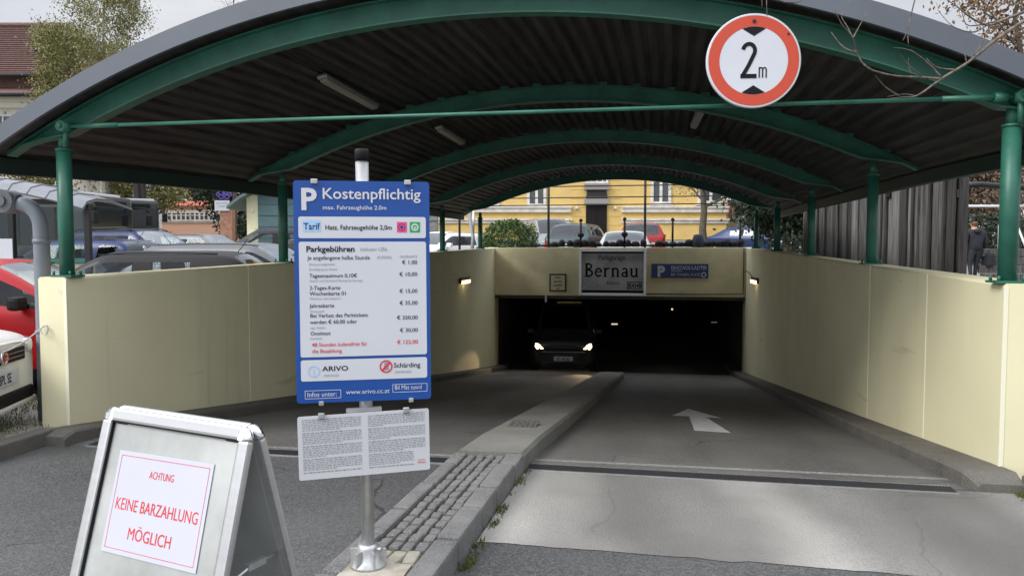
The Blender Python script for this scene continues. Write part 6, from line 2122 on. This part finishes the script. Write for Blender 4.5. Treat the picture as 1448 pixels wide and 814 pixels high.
t = thing('person', 'person in a dark padded coat with a dark bag walking away beside the plank shed', 'person', (xy[0], xy[1], z - .012), YAW)
J = dict(pelvis=((0, 0, .92), (.15, .11)), waist=((0, -.01, 1.10), (.14, .10)), chest=((0, .03, 1.34), (.17, .12)), neck=((0, .07, 1.50), .055), head=((.01, .11, 1.60), (.085, .10)), crown=((.01, .11, 1.71), (.07, .085)),
         hipl=((-.09, 0, .86), .095), kneel=((-.10, .06, .50), .062), anklel=((-.11, -.02, .10), .045), toel=((-.11, .13, .045), .038),
         hipr=((.09, 0, .86), .095), kneer=((.10, .10, .50), .062), ankler=((.09, .14, .10), .045), toer=((.09, .29, .045), .038),
         shl=((-.20, .03, 1.40), .065), ell=((-.27, .02, 1.13), .05), wrl=((-.26, .14, .92), .034), hal=((-.25, .18, .85), .035),
         shr=((.20, .03, 1.40), .065), elr=((.29, .0, 1.14), .05), wrr=((.30, .10, .92), .034), har=((.29, .13, .84), .035))
for s, k in ((-1, 'l'), (1, 'r')):
    hx, hy, hz_ = J['ha' + k][0]
    for fi in range(4): J['f%s%d' % (k, fi)] = ((hx + .0, hy + .02 - .018 * fi + .015, hz_ - .085 + .006 * abs(fi - 1.5)), .009)
    J['th' + k] = ((hx - s * .035, hy + .035, hz_ - .035), .010)
E_ = [('pelvis', 'waist'), ('waist', 'chest'), ('chest', 'neck'), ('neck', 'head'), ('head', 'crown')]
for k in 'lr':
    E_ += [('pelvis', 'hip' + k), ('hip' + k, 'knee' + k), ('knee' + k, 'ankle' + k), ('ankle' + k, 'toe' + k), ('chest', 'sh' + k), ('sh' + k, 'el' + k), ('el' + k, 'wr' + k), ('wr' + k, 'ha' + k), ('ha' + k, 'th' + k)] + [('ha' + k, 'f%s%d' % (k, f)) for f in range(4)]
bodymb = skin_mesh(J, E_, 2)
bodymb.mi = [1 if (sum(bodymb.v[i].z for i in f) / len(f)) < .95 and abs(sum(bodymb.v[i].x for i in f) / len(f)) < .21 else 0 for f in bodymb.f]
body = sub('body', bodymb, [M['skin'], M['trousers']], t)
K = dict(pelvis=((0, -.01, .84), (.20, .15)), waist=((0, -.01, 1.08), (.19, .15)), chest=((0, .02, 1.34), (.215, .17)), neck=((0, .05, 1.47), .10), sl=((-.21, .03, 1.41), .09), el=((-.275, .02, 1.13), .075), wl=((-.262, .13, .94), .055), sr=((.21, .03, 1.41), .09), er=((.295, .0, 1.14), .075), wr=((.302, .09, .95), .055))
sub('coat', skin_mesh(K, [('pelvis', 'waist'), ('waist', 'chest'), ('chest', 'neck'), ('chest', 'sl'), ('sl', 'el'), ('el', 'wl'), ('chest', 'sr'), ('sr', 'er'), ('er', 'wr')]), M['coat'], t)
sub('hair', skin_mesh(dict(a=((.01, .09, 1.72), (.085, .10)), b=((.01, .075, 1.64), (.095, .10)), c=((.01, .05, 1.55), (.07, .05))), [('a', 'b'), ('b', 'c')]), M['hair'], t)
sub('hood', skin_mesh(dict(a=((-.09, -.08, 1.45), .07), b=((0, -.11, 1.43), .085), c=((.09, -.08, 1.45), .07)), [('b', 'a'), ('b', 'c')]), M['coat'], t)
for s in (-1, 1):
    m = MB(); m.box((s * .10, .07 + (.10 if s > 0 else -.02), .045), (.10, .27, .09), bev=.03); sub('shoe', m, M['black'], t)
p = Vector((xy[0], xy[1], z)) 
bag = thing('backpack', 'dark bulky bag held low at the right side of the walking person', 'bag', (*W(fx(1378, Dp) + .36, Dp - .02), z + .40), YAW)
m = MB(); m.box((0, 0, .22), (.20, .34, .40), bev=.075); m.box((.10, 0, .18), (.05, .24, .22), bev=.024); sub('bag', m, M['coat'], bag)
for q in (-.09, .09):
    m = MB(); m.tube([(0, q, .40), (-.03, q * .8, .47), (-.065, q * .5 + .06, .485), (-.07, .10, .45)], .010, 6); sub('strap', m, M['black'], bag)
m = MB()

print('objects', len(bpy.data.objects))
